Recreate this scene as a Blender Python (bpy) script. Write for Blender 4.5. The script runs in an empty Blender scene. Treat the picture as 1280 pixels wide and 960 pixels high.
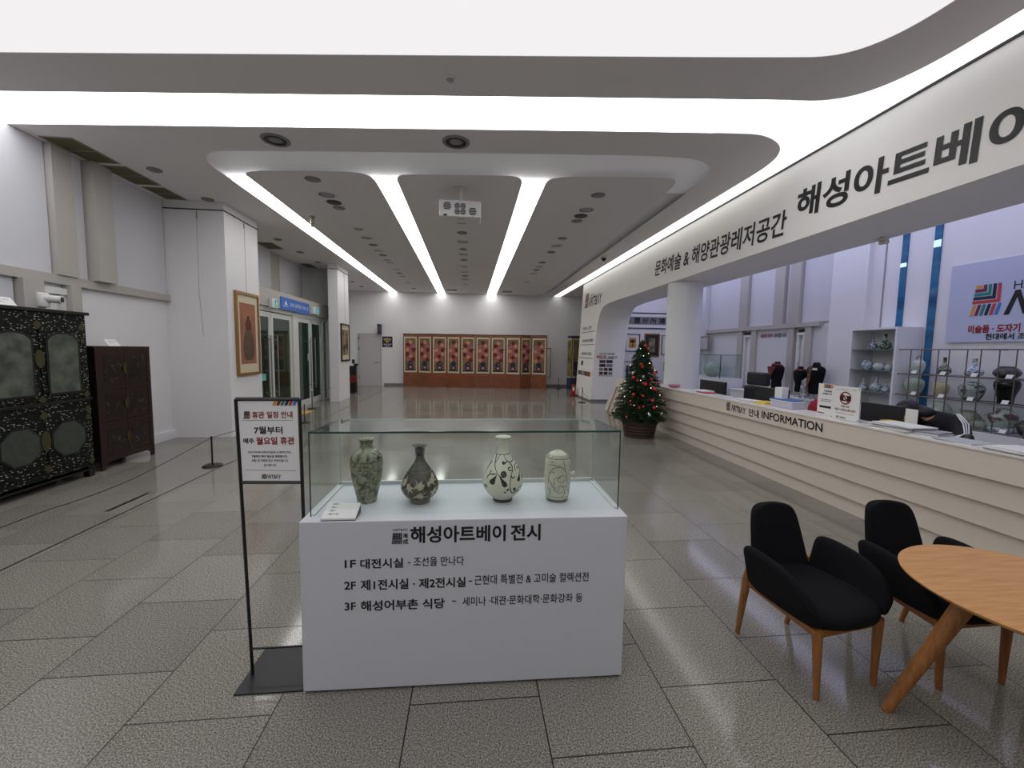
import bpy, bmesh, math, random
from mathutils import Vector, Matrix
from mathutils.geometry import tessellate_polygon

random.seed(7)
SC = bpy.context.scene
COL = SC.collection
PI = math.pi

# ------------------------------------------------------------------ camera, world, exposure
CAM = Vector((0, 0, 1.6))
RIGHT = Vector((0.9948624, -0.1000506, 0.0154473)).normalized()
UP = Vector((-0.0071212, 0.0830473, 0.9965202)).normalized()
FWD = Vector((0.1009853, 0.9915105, -0.0819081)).normalized()
FPX = 515.0
cam = bpy.data.cameras.new('camera')
cam.sensor_width = 36.0
cam.lens = FPX / 1280 * 36.0
cam.clip_start = 0.05
camo = bpy.data.objects.new('camera', cam)
COL.objects.link(camo)
camo.matrix_world = Matrix(((RIGHT.x, UP.x, -FWD.x, CAM.x), (RIGHT.y, UP.y, -FWD.y, CAM.y),
                            (RIGHT.z, UP.z, -FWD.z, CAM.z), (0, 0, 0, 1)))
SC.camera = camo
W = bpy.data.worlds.new('world'); SC.world = W
W.use_nodes = True
W.node_tree.nodes['Background'].inputs[0].default_value = (0.55, 0.65, 0.8, 1)
W.node_tree.nodes['Background'].inputs[1].default_value = 0.12
vs = SC.view_settings
SC.display_settings.display_device = 'sRGB'
vs.view_transform = 'Standard'; vs.look = 'None'; vs.gamma = 1.0; vs.use_curve_mapping = False
vs.exposure = 1.0
L_FRONT, L_RING, L_STRIP, L_INFO_FILL = 0.46, 2.6, 3.0, 0.95      # strength of the luminous ceiling membranes; the last is the added info fill


def ray(x, y):
    return RIGHT * ((x - 640) / FPX) + UP * ((480 - y) / FPX) + FWD
def on_x(x, y, X):
    d = ray(x, y); return CAM + d * ((X - CAM.x) / d.x)
def on_y(x, y, Y):
    d = ray(x, y); return CAM + d * (Y / d.y)
def on_z(x, y, Z=0.0):
    d = ray(x, y); return CAM + d * ((Z - CAM.z) / d.z)
LEAN = 0.055
def FX(z): return 3.82 + LEAN * z                             # the leaning plane of the big sign wall
def on_f(x, y, off=0.0):
    d = ray(x, y); n = Vector((1, 0, -LEAN)); return CAM + d * ((3.82 - off - n.dot(CAM)) / n.dot(d))

# ------------------------------------------------------------------ materials
def s2l(c):
    c /= 255.0
    return c / 12.92 if c <= 0.04045 else ((c + 0.055) / 1.055) ** 2.4
def S(r, g, b): return (s2l(r), s2l(g), s2l(b), 1)
MATS = {}
def mat(name, rgb, rough=0.5, metal=0.0, spec=0.5, emit=None, es=0.0, bump=0.0, bscale=200.0, vary=0.0, vscale=8.0, coat=0.0, trans=0.0, alpha=1.0):
    if name in MATS: return MATS[name]
    m = bpy.data.materials.new(name); m.use_nodes = True
    nt = m.node_tree; b = nt.nodes['Principled BSDF']
    c = S(*rgb)
    b.inputs['Base Color'].default_value = c
    b.inputs['Roughness'].default_value = rough
    b.inputs['Metallic'].default_value = metal
    b.inputs['Specular IOR Level'].default_value = spec
    b.inputs['Coat Weight'].default_value = coat
    b.inputs['Transmission Weight'].default_value = trans
    if emit:
        b.inputs['Emission Color'].default_value = S(*emit); b.inputs['Emission Strength'].default_value = es
    tc = nt.nodes.new('ShaderNodeTexCoord')
    if vary:
        n = nt.nodes.new('ShaderNodeTexNoise'); n.inputs['Scale'].default_value = vscale; n.inputs['Detail'].default_value = 6
        nt.links.new(tc.outputs['Object'], n.inputs['Vector'])
        mx = nt.nodes.new('ShaderNodeMix'); mx.data_type = 'RGBA'
        mx.inputs[6].default_value = tuple(v * (1 - vary) for v in c[:3]) + (1,)
        mx.inputs[7].default_value = tuple(min(1, v * (1 + vary)) for v in c[:3]) + (1,)
        nt.links.new(n.outputs['Fac'], mx.inputs[0]); nt.links.new(mx.outputs[2], b.inputs['Base Color'])
    if bump:
        n2 = nt.nodes.new('ShaderNodeTexNoise'); n2.inputs['Scale'].default_value = bscale
        nt.links.new(tc.outputs['Object'], n2.inputs['Vector'])
        bp = nt.nodes.new('ShaderNodeBump'); bp.inputs['Strength'].default_value = bump; bp.inputs['Distance'].default_value = 0.002
        nt.links.new(n2.outputs['Fac'], bp.inputs['Height']); nt.links.new(bp.outputs['Normal'], b.inputs['Normal'])
    MATS[name] = m
    return m
def ramp_mat(name, stops, scale=20, detail=4, rough=0.4, tex='noise', stretch=(1, 1, 1), bump=0.0, spec=0.5, distortion=0.0):
    if name in MATS: return MATS[name]
    m = bpy.data.materials.new(name); m.use_nodes = True
    nt = m.node_tree; b = nt.nodes['Principled BSDF']
    b.inputs['Roughness'].default_value = rough; b.inputs['Specular IOR Level'].default_value = spec
    tc = nt.nodes.new('ShaderNodeTexCoord'); mp = nt.nodes.new('ShaderNodeMapping')
    mp.inputs['Scale'].default_value = stretch
    nt.links.new(tc.outputs['Object'], mp.inputs['Vector'])
    if tex == 'noise':
        t = nt.nodes.new('ShaderNodeTexNoise'); t.inputs['Detail'].default_value = detail; t.inputs['Distortion'].default_value = distortion; out = 'Fac'
    elif tex == 'voronoi':
        t = nt.nodes.new('ShaderNodeTexVoronoi'); out = 'Distance'
    elif tex == 'edge':
        t = nt.nodes.new('ShaderNodeTexVoronoi'); t.feature = 'DISTANCE_TO_EDGE'; out = 'Distance'
    else:
        t = nt.nodes.new('ShaderNodeTexWave'); t.inputs['Distortion'].default_value = distortion; t.inputs['Detail'].default_value = detail; out = 'Fac'
    t.inputs['Scale'].default_value = scale
    nt.links.new(mp.outputs['Vector'], t.inputs['Vector'])
    r = nt.nodes.new('ShaderNodeValToRGB')
    while len(r.color_ramp.elements) < len(stops): r.color_ramp.elements.new(0.5)
    for e, (p, c) in zip(r.color_ramp.elements, stops): e.position = p; e.color = S(*c)
    nt.links.new(t.outputs[out], r.inputs['Fac']); nt.links.new(r.outputs['Color'], b.inputs['Base Color'])
    if bump:
        bp = nt.nodes.new('ShaderNodeBump'); bp.inputs['Strength'].default_value = bump; bp.inputs['Distance'].default_value = 0.002
        nt.links.new(t.outputs[out], bp.inputs['Height']); nt.links.new(bp.outputs['Normal'], b.inputs['Normal'])
    MATS[name] = m
    return m
def emit_mat(name, rgb, strength):
    m = bpy.data.materials.new(name); m.use_nodes = True; nt = m.node_tree
    nt.nodes.remove(nt.nodes['Principled BSDF'])
    e = nt.nodes.new('ShaderNodeEmission'); e.inputs[0].default_value = S(*rgb); e.inputs[1].default_value = strength
    nt.links.new(e.outputs[0], nt.nodes['Material Output'].inputs[0]); MATS[name] = m
    return m
def glass_mat(name, tint, refl=0.06, edge=1.0):
    m = bpy.data.materials.new(name); m.use_nodes = True; nt = m.node_tree
    nt.nodes.remove(nt.nodes['Principled BSDF'])
    t = nt.nodes.new('ShaderNodeBsdfTransparent'); t.inputs[0].default_value = S(*tint)
    g = nt.nodes.new('ShaderNodeBsdfGlossy'); g.inputs['Roughness'].default_value = 0.01
    fr = nt.nodes.new('ShaderNodeLayerWeight'); fr.inputs['Blend'].default_value = 0.5
    pw = nt.nodes.new('ShaderNodeMath'); pw.operation = 'POWER'; pw.inputs[1].default_value = 4.0
    nt.links.new(fr.outputs['Facing'], pw.inputs[0])
    ad = nt.nodes.new('ShaderNodeMapRange'); ad.inputs[3].default_value = refl * 0.4; ad.inputs[4].default_value = 0.45 * edge
    nt.links.new(pw.outputs[0], ad.inputs[0])
    mx = nt.nodes.new('ShaderNodeMixShader')
    nt.links.new(ad.outputs[0], mx.inputs[0])
    nt.links.new(t.outputs[0], mx.inputs[1]); nt.links.new(g.outputs[0], mx.inputs[2])
    nt.links.new(mx.outputs[0], nt.nodes['Material Output'].inputs[0]); MATS[name] = m
    return m

WALL = mat('wall paint', (226, 225, 226), 0.75, bump=0.05, bscale=300)
PORTAL = mat('portal paint', (236, 234, 230), 0.6)
CEIL = mat('ceiling paint', (222, 218, 217), 0.85, bump=0.05, bscale=400)
BLIND = mat('blind fabric', (204, 204, 208), 0.8)
FRAME = mat('beige grey metal', (176, 171, 165), 0.5)
BEIGE = mat('counter beige', (222, 212, 198), 0.45, bump=0.02)
TOPM = mat('counter top stone', (226, 224, 220), 0.25)
BLACK = mat('black metal', (20, 20, 21), 0.4)
BLK = mat('black vinyl', (14, 14, 16), 0.5)
INK = mat('dark ink', (40, 40, 44), 0.6)
RED = mat('red vinyl', (140, 24, 34), 0.5)
WHITE = mat('white lacquer', (228, 229, 231), 0.4)
PAPER = mat('white paper', (226, 226, 224), 0.7)
PED = mat('pedestal white', (206, 208, 215), 0.5)
STEEL = mat('brushed steel', (170, 170, 172), 0.3, metal=1.0)
ALU = mat('aluminium frame', (216, 218, 214), 0.4, metal=0.1)
WOOD = ramp_mat('oak wood', [(0.35, (188, 134, 72)), (0.65, (204, 152, 90))], scale=6, rough=0.4, stretch=(1, 12, 12), detail=5)
LEGW = ramp_mat('leg wood', [(0.3, (134, 86, 40)), (0.7, (164, 108, 56))], scale=7, rough=0.4, stretch=(12, 12, 1), detail=5)
FABRIC = mat('black fabric', (19, 20, 24), 0.95, spec=0.2, bump=0.4, bscale=900)
BRASS = mat('old brass', (66, 62, 36), 0.5, metal=0.3)
GLASS = glass_mat('case glass', (252, 254, 253))
GEDGE = mat('green glass edge', (22, 74, 62), 0.15)
REDM = mat('bauble red', (190, 14, 14), 0.12, coat=0.5)
OLIVE = mat('vent olive', (92, 86, 52), 0.6)
GREYP = mat('grey plastic', (150, 148, 148), 0.5)
WPLAST = mat('white plastic', (214, 214, 212), 0.4)
TEAL = mat('exit teal', (20, 150, 160), 0.5, emit=(30, 190, 200), es=0.15)

# ------------------------------------------------------------------ mesh builder
class MB:
    def __init__(self): self.v = []; self.f = []; self.m = []; self.s = []
    def add(self, vs, fs, mi=0, smooth=False):
        o = len(self.v); self.v += [Vector(p) for p in vs]
        for f in fs: self.f.append(tuple(i + o for i in f)); self.m.append(mi); self.s.append(smooth)
        return self
    def hexa(self, p, mi=0):
        return self.add(p, [(0, 3, 2, 1), (4, 5, 6, 7), (0, 1, 5, 4), (1, 2, 6, 5), (2, 3, 7, 6), (3, 0, 4, 7)], mi)
    def box(self, a, b, mi=0):
        x0, x1 = sorted((a[0], b[0])); y0, y1 = sorted((a[1], b[1])); z0, z1 = sorted((a[2], b[2]))
        return self.hexa([(x0, y0, z0), (x1, y0, z0), (x1, y1, z0), (x0, y1, z0), (x0, y0, z1), (x1, y0, z1), (x1, y1, z1), (x0, y1, z1)], mi)
    def obox(self, o, u, v, w, mi=0):
        o, u, v, w = Vector(o), Vector(u), Vector(v), Vector(w)
        if u.cross(v).dot(w) < 0: u, v = v, u
        return self.hexa([o, o + u, o + u + v, o + v, o + w, o + u + w, o + u + v + w, o + v + w], mi)
    def quad(self, a, b, c, d, mi=0): return self.add([a, b, c, d], [(0, 1, 2, 3)], mi)
    def tube(self, path, r, n=8, mi=0, cap=True, smooth=True):
        path = [Vector(p) for p in path]; k = len(path)
        rs = r if isinstance(r, (list, tuple)) else [r] * k
        vs = []; fs = []; prev = None
        for i, p in enumerate(path):
            t = (path[min(i + 1, k - 1)] - path[max(i - 1, 0)]).normalized()
            a = prev - t * prev.dot(t) if prev else (Vector((0, 0, 1)).cross(t) if abs(t.z) < 0.95 else Vector((1, 0, 0)).cross(t))
            a.normalize(); prev = a.copy(); b = t.cross(a)
            for j in range(n):
                an = 2 * PI * j / n; vs.append(p + (a * math.cos(an) + b * math.sin(an)) * rs[i])
        for i in range(k - 1):
            for j in range(n):
                fs.append((i * n + j, i * n + (j + 1) % n, (i + 1) * n + (j + 1) % n, (i + 1) * n + j))
        self.add(vs, fs, mi, smooth)
        if cap:
            self.add([vs[j] for j in range(n)], [tuple(reversed(range(n)))], mi)
            self.add([vs[(k - 1) * n + j] for j in range(n)], [tuple(range(n))], mi)
        return self
    def lathe(self, prof, c=(0, 0, 0), n=32, mi=0, smooth=True):
        c = Vector(c); k = len(prof); vs = []; fs = []
        for r, z in prof:
            for j in range(n):
                an = 2 * PI * j / n; vs.append(c + Vector((r * math.cos(an), r * math.sin(an), z)))
        for i in range(k - 1):
            for j in range(n):
                fs.append((i * n + j, i * n + (j + 1) % n, (i + 1) * n + (j + 1) % n, (i + 1) * n + j))
        self.add(vs, fs, mi, smooth)
        if prof[0][0] > 1e-5: self.add(vs[:n], [tuple(reversed(range(n)))], mi)
        if prof[-1][0] > 1e-5: self.add(vs[-n:], [tuple(range(n))], mi)
        return self
    def ball(self, c, r, n=14, mi=0, sc=(1, 1, 1)):
        c = Vector(c); k = n // 2; vs = []; fs = []
        for i in range(k + 1):
            ph = -PI / 2 + PI * i / k
            for j in range(n):
                th = 2 * PI * j / n
                vs.append(c + Vector((r * sc[0] * math.cos(ph) * math.cos(th), r * sc[1] * math.cos(ph) * math.sin(th), r * sc[2] * math.sin(ph))))
        for i in range(k):
            for j in range(n):
                fs.append((i * n + j, i * n + (j + 1) % n, (i + 1) * n + (j + 1) % n, (i + 1) * n + j))
        return self.add(vs, fs, mi, True)
    def prism(self, pts, d, mi=0, smooth=False):
        """planar polygon (3-D points) pushed along d"""
        pts = [Vector(p) for p in pts]; d = Vector(d); n = len(pts)
        tri = tessellate_polygon([pts])
        nor = Vector((0, 0, 0))
        for i in range(n): nor += pts[i].cross(pts[(i + 1) % n])
        if nor.dot(d) > 0: pts = list(reversed(pts)); tri = tessellate_polygon([pts])
        def orient(t, ref):
            a, b, c = (pts[i] for i in t)
            return t if (b - a).cross(c - a).dot(ref) > 0 else (t[0], t[2], t[1])
        f0 = [orient(t, -d) for t in tri]; f1 = [tuple(i + n for i in orient(t, d)) for t in tri]
        side = [(i, i + n, (i + 1) % n + n, (i + 1) % n) for i in range(n)]
        self.add(pts + [p + d for p in pts], f0 + f1, mi)
        self.add(pts + [p + d for p in pts], side, mi, smooth)
        return self
    def disc(self, c, u, v, n=24, mi=0):
        c, u, v = Vector(c), Vector(u), Vector(v)
        return self.add([c + u * math.cos(2 * PI * i / n) + v * math.sin(2 * PI * i / n) for i in range(n)], [tuple(range(n))], mi)
    def mesh(self, name, mats, inv=None, weld=False):
        me = bpy.data.meshes.new(name)
        vs = [inv @ p for p in self.v] if inv else self.v
        me.from_pydata([tuple(p) for p in vs], [], self.f)
        for mm in (mats if isinstance(mats, (list, tuple)) else [mats]): me.materials.append(mm)
        me.polygons.foreach_set('material_index', self.m); me.polygons.foreach_set('use_smooth', self.s)
        me.update()
        return me
def wmat(o):
    return (wmat(o.parent) if o.parent else Matrix.Identity(4)) @ o.matrix_basis
def part(name, mb, mats, parent=None, label=None, local=False, bevel=0.0, seg=2, subsurf=0):
    """link a builder as ONE mesh object; points are world points unless local"""
    inv = None if (parent is None or local) else wmat(parent).inverted()
    o = bpy.data.objects.new(name, mb.mesh(name, mats, inv)); COL.objects.link(o)
    if parent is not None: o.parent = parent
    if label: o['label'] = label
    if bevel:
        bm = bmesh.new(); bm.from_mesh(o.data); bmesh.ops.remove_doubles(bm, verts=bm.verts, dist=1e-5); bm.to_mesh(o.data); bm.free()
        md = o.modifiers.new('b', 'BEVEL'); md.width = bevel; md.segments = seg; md.limit_method = 'ANGLE'; md.harden_normals = False
    if subsurf:
        bm = bmesh.new(); bm.from_mesh(o.data); bmesh.ops.remove_doubles(bm, verts=bm.verts, dist=1e-5); bm.to_mesh(o.data); bm.free()
        md = o.modifiers.new('s', 'SUBSURF'); md.levels = subsurf; md.render_levels = subsurf
    return o
def tag(o, label, cat, group=None):
    o['label'] = label; o['category'] = cat
    if group: o['group'] = group
    return o
def struct(o): o['kind'] = 'structure'; return o
def thing(name, loc, label, cat, group=None, rz=0.0):
    o = bpy.data.objects.new(name, None); COL.objects.link(o); o.empty_display_size = 0.1
    o.location = loc; o.rotation_euler = (0, 0, rz)
    return tag(o, label, cat, group)
def dup(src, loc, rz=None, label=None, scale=None):
    r = src.copy(); COL.objects.link(r); r.location = loc
    if rz is not None: r.rotation_euler = (0, 0, rz)
    if scale: r.scale = scale
    if label: r['label'] = label
    for ch in list(src.children):
        c = ch.copy(); COL.objects.link(c); c.parent = r
        for g in list(ch.children):
            d = g.copy(); COL.objects.link(d); d.parent = c
    return r
def chaikin(p, it=2):
    p = [Vector(a) for a in p]
    for _ in range(it):
        q = [p[0]]
        for a, b in zip(p[:-1], p[1:]): q += [a * 0.75 + b * 0.25, a * 0.25 + b * 0.75]
        q.append(p[-1]); p = q
    return p
def lerp(a, b, t): return a + (b - a) * t

# lettering: font outlines turned into a mesh that fills the box o + [0..1]u + [0..1]v
def letters(mb, text, o, u, v, mi=0, bold=0.0, spacing=1.0, depth=0.0):
    c = bpy.data.curves.new('letters', 'FONT'); c.body = text; c.offset = 0.0; c.bevel_depth = bold * 0.8; c.bevel_resolution = 0; c.space_character = spacing; c.resolution_u = 8 if Vector(v).length > 0.2 else 4
    ob = bpy.data.objects.new('letters', c); COL.objects.link(ob)
    dg = bpy.context.evaluated_depsgraph_get()
    me = bpy.data.meshes.new_from_object(ob.evaluated_get(dg))
    bpy.data.objects.remove(ob)
    o, u, v = Vector(o), Vector(u), Vector(v)
    if len(me.vertices) == 0: return mb
    xs = [q.co.x for q in me.vertices]; ys = [q.co.y for q in me.vertices]
    x0, x1, y0, y1 = min(xs), max(xs), min(ys), max(ys)
    nrm = u.cross(v); nn_ = nrm.normalized()
    pts = [o + u * ((q.co.x - x0) / max(1e-6, x1 - x0)) + v * ((q.co.y - y0) / max(1e-6, y1 - y0)) + nn_ * (q.co.z * 0.03) for q in me.vertices]
    fs = []
    for p in me.polygons:
        t = tuple(p.vertices)
        if any(me.vertices[k].co.z < -1e-6 for k in t): continue
        if (pts[t[1]] - pts[t[0]]).cross(pts[t[2]] - pts[t[0]]).dot(nrm) < 0: t = tuple(reversed(t))
        fs.append(t)
    mb.add(pts, fs, mi)
    bpy.data.meshes.remove(me)
    return mb
LOGO = [mat('logo orange', (214, 150, 50), 0.5), mat('logo maroon', (110, 28, 60), 0.5), mat('logo teal', (26, 130, 110), 0.5),
        mat('logo navy', (22, 26, 66), 0.5), mat('logo red', (190, 62, 66), 0.5), mat('logo blue', (50, 120, 200), 0.5)]
def logo(mb, o, u, v, idx):
    """nested corner stripes over six slanted bars; idx = six material indices"""
    o, u, v = Vector(o), Vector(u), Vector(v)
    P = lambda a, b: o + u * a + v * b
    for k in range(5):
        h = 0.17 + 0.19 * k; t = 0.13; x1 = 0.36 + 0.155 * k; top = 1.0; yb = 1.0 - 0.125 * (k + 1) + 0.02; sx = 0.06 + 0.02 * (4 - k)
        if k == 0:
            mb.quad(P(sx, yb), P(x1, yb), P(x1, 1.0), P(sx, 1.0), idx[0])
        else:
            mb.quad(P(sx, yb), P(x1, yb), P(x1, yb + 0.1), P(sx, yb + 0.1), idx[k])
            mb.quad(P(x1 - 0.115, yb + 0.1), P(x1, yb + 0.1), P(x1, 1.0), P(x1 - 0.115, 1.0), idx[k])
    for k in range(6):
        x = 0.0 + 0.165 * k; w = 0.115
        mb.quad(P(x, 0), P(x + w, 0), P(x + w + 0.1, 0.36), P(x + 0.1, 0.36), idx[k])

# ------------------------------------------------------------------ room shell
YB = 18.2; XL = -5.12; XR = 6.8; H = 4.0; YN = -4.0
def floor_material():
    m = bpy.data.materials.new('granite tiles'); m.use_nodes = True; nt = m.node_tree; b = nt.nodes['Principled BSDF']
    N = nt.nodes.new; Lk = nt.links.new
    tc = N('ShaderNodeTexCoord')
    mp = N('ShaderNodeMapping'); mp.inputs['Rotation'].default_value = (0, 0, PI / 2); 
    Lk(tc.outputs['Object'], mp.inputs['Vector'])
    br = N('ShaderNodeTexBrick'); br.offset = 0.5; br.squash = 1.0
    br.inputs['Scale'].default_value = 1.0; br.inputs['Mortar Size'].default_value = 0.003; br.inputs['Mortar Smooth'].default_value = 0.0
    br.inputs['Brick Width'].default_value = 0.59; br.inputs['Row Height'].default_value = 0.59
    br.inputs['Color1'].default_value = (0.40, 0.40, 0.40, 1); br.inputs['Color2'].default_value = (0.60, 0.60, 0.60, 1); br.inputs['Mortar'].default_value = (0.5, 0.5, 0.5, 1)
    # rotated: brick u = -Y... v = X ; shift so that joints fall at X = 0.33 + 0.59 k
    mp.inputs['Location'].default_value = (1.175 + 5.9 * 2, -0.33 + 5.9 * 2, 0)
    Lk(mp.outputs['Vector'], br.inputs['Vector'])
    n1 = N('ShaderNodeTexNoise'); n1.inputs['Scale'].default_value = 150; n1.inputs['Detail'].default_value = 6; n1.inputs['Roughness'].default_value = 0.7
    Lk(tc.outputs['Object'], n1.inputs['Vector'])
    r1 = N('ShaderNodeValToRGB'); E = r1.color_ramp.elements
    E[0].position = 0.36; E[0].color = S(52, 52, 50); E[1].position = 0.66; E[1].color = S(186, 182, 172)
    e = E.new(0.5); e.color = S(130, 127, 119)
    Lk(n1.outputs['Fac'], r1.inputs['Fac'])
    mu = N('ShaderNodeMix'); mu.data_type = 'RGBA'; mu.blend_type = 'OVERLAY'; mu.inputs[0].default_value = 0.55
    Lk(r1.outputs['Color'], mu.inputs[6]); Lk(br.outputs['Color'], mu.inputs[7])
    mj = N('ShaderNodeMix'); mj.data_type = 'RGBA'; mj.inputs[7].default_value = S(24, 24, 23)
    Lk(br.outputs['Fac'], mj.inputs[0]); Lk(mu.outputs[2], mj.inputs[6]); Lk(mj.outputs[2], b.inputs['Base Color'])
    rg = N('ShaderNodeMapRange'); rg.inputs[3].default_value = 0.1; rg.inputs[4].default_value = 0.5
    Lk(br.outputs['Fac'], rg.inputs[0]); Lk(rg.outputs[0], b.inputs['Roughness'])
    b.inputs['Specular IOR Level'].default_value = 0.5
    return m
FLOORM = floor_material()
fl = struct(part('floor', MB().box((-6.2, YN, -0.2), (7.4, YB + 0.2, 0)), FLOORM))
struct(part('wall_back', MB().box((-5.6, YB, 0), (7.2, YB + 0.2, 4.3)), WALL))
struct(part('wall_rear', MB().box((-5.6, YN - 0.2, 0), (7.2, YN, 4.3)), mat('rear wall', (214, 213, 212), 0.8)))
struct(part('wall_right', MB().box((XR, YN, 0), (XR + 0.2, YB, 4.3)), WALL))
struct(part('wall_left', MB().box((XL - 0.2, YN, 0), (XL, YB, 4.3)), WALL))
struct(part('wall_right_back', MB().box((5.0, 13.25, 0), (XR, 13.4, 4.2)), WALL))
struct(part('baseboard_back', MB().box((-3.7, YB - 0.02, 0), (4.8, YB, 0.09)), mat('grey stone skirting', (120, 118, 116), 0.4)))
struct(part('baseboard_left', MB().box((XL, 4.0, 0), (XL + 0.06, 7.6, 0.14)), WHITE))

# ceiling: flush grey plasterboard islands with luminous membranes between them
def zc(pts, z=H): return [Vector((x, y, z)) for x, y in pts]
def slab(name, pts, z0=H, th=0.004, m=CEIL): return struct(part(name, MB().prism(zc(pts, z0), (0, 0, th)), m))
c2 = lambda pts: [(p.x, p.y) for p in chaikin([Vector((x, y, 0)) for x, y in pts], 3)]
band_in = c2([(-5.3, 4.21), (0.32, 3.57), (2.5, 3.32), (2.95, 3.25), (3.18, 3.0), (3.26, 2.6), (3.27, 2.0), (3.27, -4.0)])
band_out = c2([(-5.3, 4.73), (0.37, 4.11), (2.97, 3.83), (3.35, 3.8), (3.62, 3.62), (3.76, 3.25), (3.78, 2.8), (3.78, 2.0), (3.78, -4.0)])
slab('ceiling_band', band_in + list(reversed(band_out)))
main_front = c2([(-5.3, 5.32), (0.43, 4.70), (2.92, 4.44), (3.25, 4.45), (3.62, 4.68), (3.78, 5.1), (3.76, 6.0), (3.66, 18.1)])
comb = c2([(3.24, 18.2), (3.24, 6.2), (3.23, 5.5), (2.95, 5.12), (2.45, 5.04), (0.49, 5.24), (-2.84, 5.61), (-3.25, 5.68), (-3.48, 6.0), (-3.46, 6.6), (-3.46, 18.2)])
slab('ceiling', [(-5.3, 5.32)] + main_front[1:-1] + [(3.66, 18.3), (3.24, 18.3)] + comb[1:-1] + [(-3.46, 18.3), (-5.3, 18.3)])
def isl(pts): return slab('ceiling_island', pts)
isl([(-3.15, 18.3)] + c2([(-3.15, 18.2), (-3.15, 6.6), (-3.18, 6.3), (-2.85, 6.18), (-1.74, 6.06), (-1.4, 6.1), (-1.36, 6.6), (-1.42, 18.2)]) + [(-1.42, 18.3)])
isl([(-1.1, 18.3)] + c2([(-1.1, 18.2), (-1.06, 6.6), (-1.07, 6.1), (-0.8, 6.02), (0.35, 5.9), (0.7, 5.9), (0.74, 6.3), (0.70, 18.2)]) + [(0.70, 18.3)])
isl([(1.09, 18.3)] + c2([(1.09, 18.2), (1.06, 6.3), (1.06, 5.9), (1.4, 5.79), (2.45, 5.66), (2.86, 5.66), (2.93, 6.1), (2.92, 7.0), (2.9, 18.2)]) + [(2.9, 18.3)])
slab('ceiling_far_right', [(4.02, 14.3), (7.1, 14.3), (7.1, 18.3), (3.98, 18.3)])
struct(part('ceiling_upper', MB().box((-5.6, YN - 0.2, 4.2), (7.2, YB + 0.2, 4.35)), CEIL))
struct(part('ceiling_info', MB().box((4.98, YN, 4.02), (XR, 13.25, 4.12)), CEIL))
# membranes
def lamp(name, mb, mt, label, cat='ceiling light', group=None):
    return tag(part(name, mb, mt), label, cat, group)
MF = emit_mat('front membrane', (253, 250, 252), L_FRONT); MR = emit_mat('ring membrane', (250, 250, 254), L_RING)
MS = emit_mat('strip membrane', (255, 254, 252), L_STRIP); INFO_FILL = emit_mat('added cool info fill', (212, 214, 255), L_INFO_FILL)
MC = emit_mat('corner membrane', (248, 248, 252), 0.7); MW = emit_mat('wall strip membrane', (255, 254, 252), 0.9)
COVE = mat('cove paint', (226, 226, 230), 0.6); COVE_GLOW = mat('cove membrane with added glow', (226, 226, 230), 0.6, emit=(255, 255, 255), es=0.032)  # faint even cove glow is added, standing in for light spilled from the strips
LT = 'backlit membrane ceiling lights'
zt = 0.005
def mem(pts, z, th=0.04): return MB().prism(zc(pts, z), (0, 0, th))
lamp('luminous_ceiling', mem([(-5.1, -3.6), (3.3, -3.6), (3.3, 3.6), (2.2, 3.45), (0.3, 3.65), (-5.2, 4.3)], H + zt), MF, 'vast glowing membrane ceiling over the foreground, nearest the camera', group=LT)
lamp('luminous_ceiling', mem([(-5.2, 4.6), (0.3, 4.0), (2.98, 3.7), (3.03, 3.9), (2.52, 4.6), (0.4, 4.85), (-5.2, 5.45)], H + zt), MR, 'long glowing ceiling band between two grey plaster strips', group=LT)
lamp('luminous_ceiling', mem([(3.05, 3.9), (2.98, 3.75), (3.7, 3.4), (3.7, -0.5), (4.03, -0.5), (4.03, 5.24), (3.72, 5.3), (2.54, 4.62)], H + zt), MC, 'curved glowing ceiling corner above the big lettering', group=LT)
lamp('light_strip', mem([(3.72, 5.32), (4.03, 5.26), (3.99, 18.19), (3.6, 18.19)], H + zt), MW, 'glowing ceiling strip running along the lettered sign wall', group=LT)
lamp('light_strip', mem([(-3.50, 6.64), (-3.12, 6.6), (-3.12, 18.19), (-3.50, 18.19)], H + zt, 0.068), MS, 'leftmost glowing ceiling strip, ending above the far grey door', group=LT)
lamp('light_strip', mem([(-1.44, 6.42), (-1.02, 6.38), (-1.07, 18.19), (-1.45, 18.19)], H + zt, 0.068), MS, 'glowing ceiling strip passing left of the projector', group=LT)
lamp('light_strip', mem([(0.68, 6.22), (1.09, 6.18), (1.12, 18.19), (0.67, 18.19)], H + zt, 0.068), MS, 'glowing ceiling strip passing right of the projector', group=LT)
struct(part('ceiling_cove', MB().prism(zc([(-3.6, 5.4), (3.4, 4.9), (3.4, 6.35), (-3.6, 6.9)], H + 0.078), (0, 0, 0.02)), COVE_GLOW))
struct(part('ceiling_cove_side', MB().prism(zc([(2.8, 6.41), (3.4, 6.36), (3.4, 18.2), (2.8, 18.2)], H + 0.078), (0, 0, 0.02)), COVE))
bf = [(-5.1, 5.56), (0.45, 5.0), (2.5, 4.86), (3.25, 4.98), (3.45, 5.35), (3.45, 18.15)]
bm_f = MB()
for (xa, ya), (xb, yb) in zip(bf[:-1], bf[1:]): bm_f.hexa([(xa, ya, H + 0.004), (xb, yb, H + 0.004), (xb - 0.01, yb + 0.02, H + 0.004), (xa - 0.01, ya + 0.02, H + 0.004), (xa, ya, 4.2), (xb, yb, 4.2), (xb - 0.01, yb + 0.02, 4.2), (xa - 0.01, ya + 0.02, 4.2)])
struct(part('ceiling_added_baffle', bm_f, COVE))  # unseen baffle, added to keep ring and wall-strip light out of the cove
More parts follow.
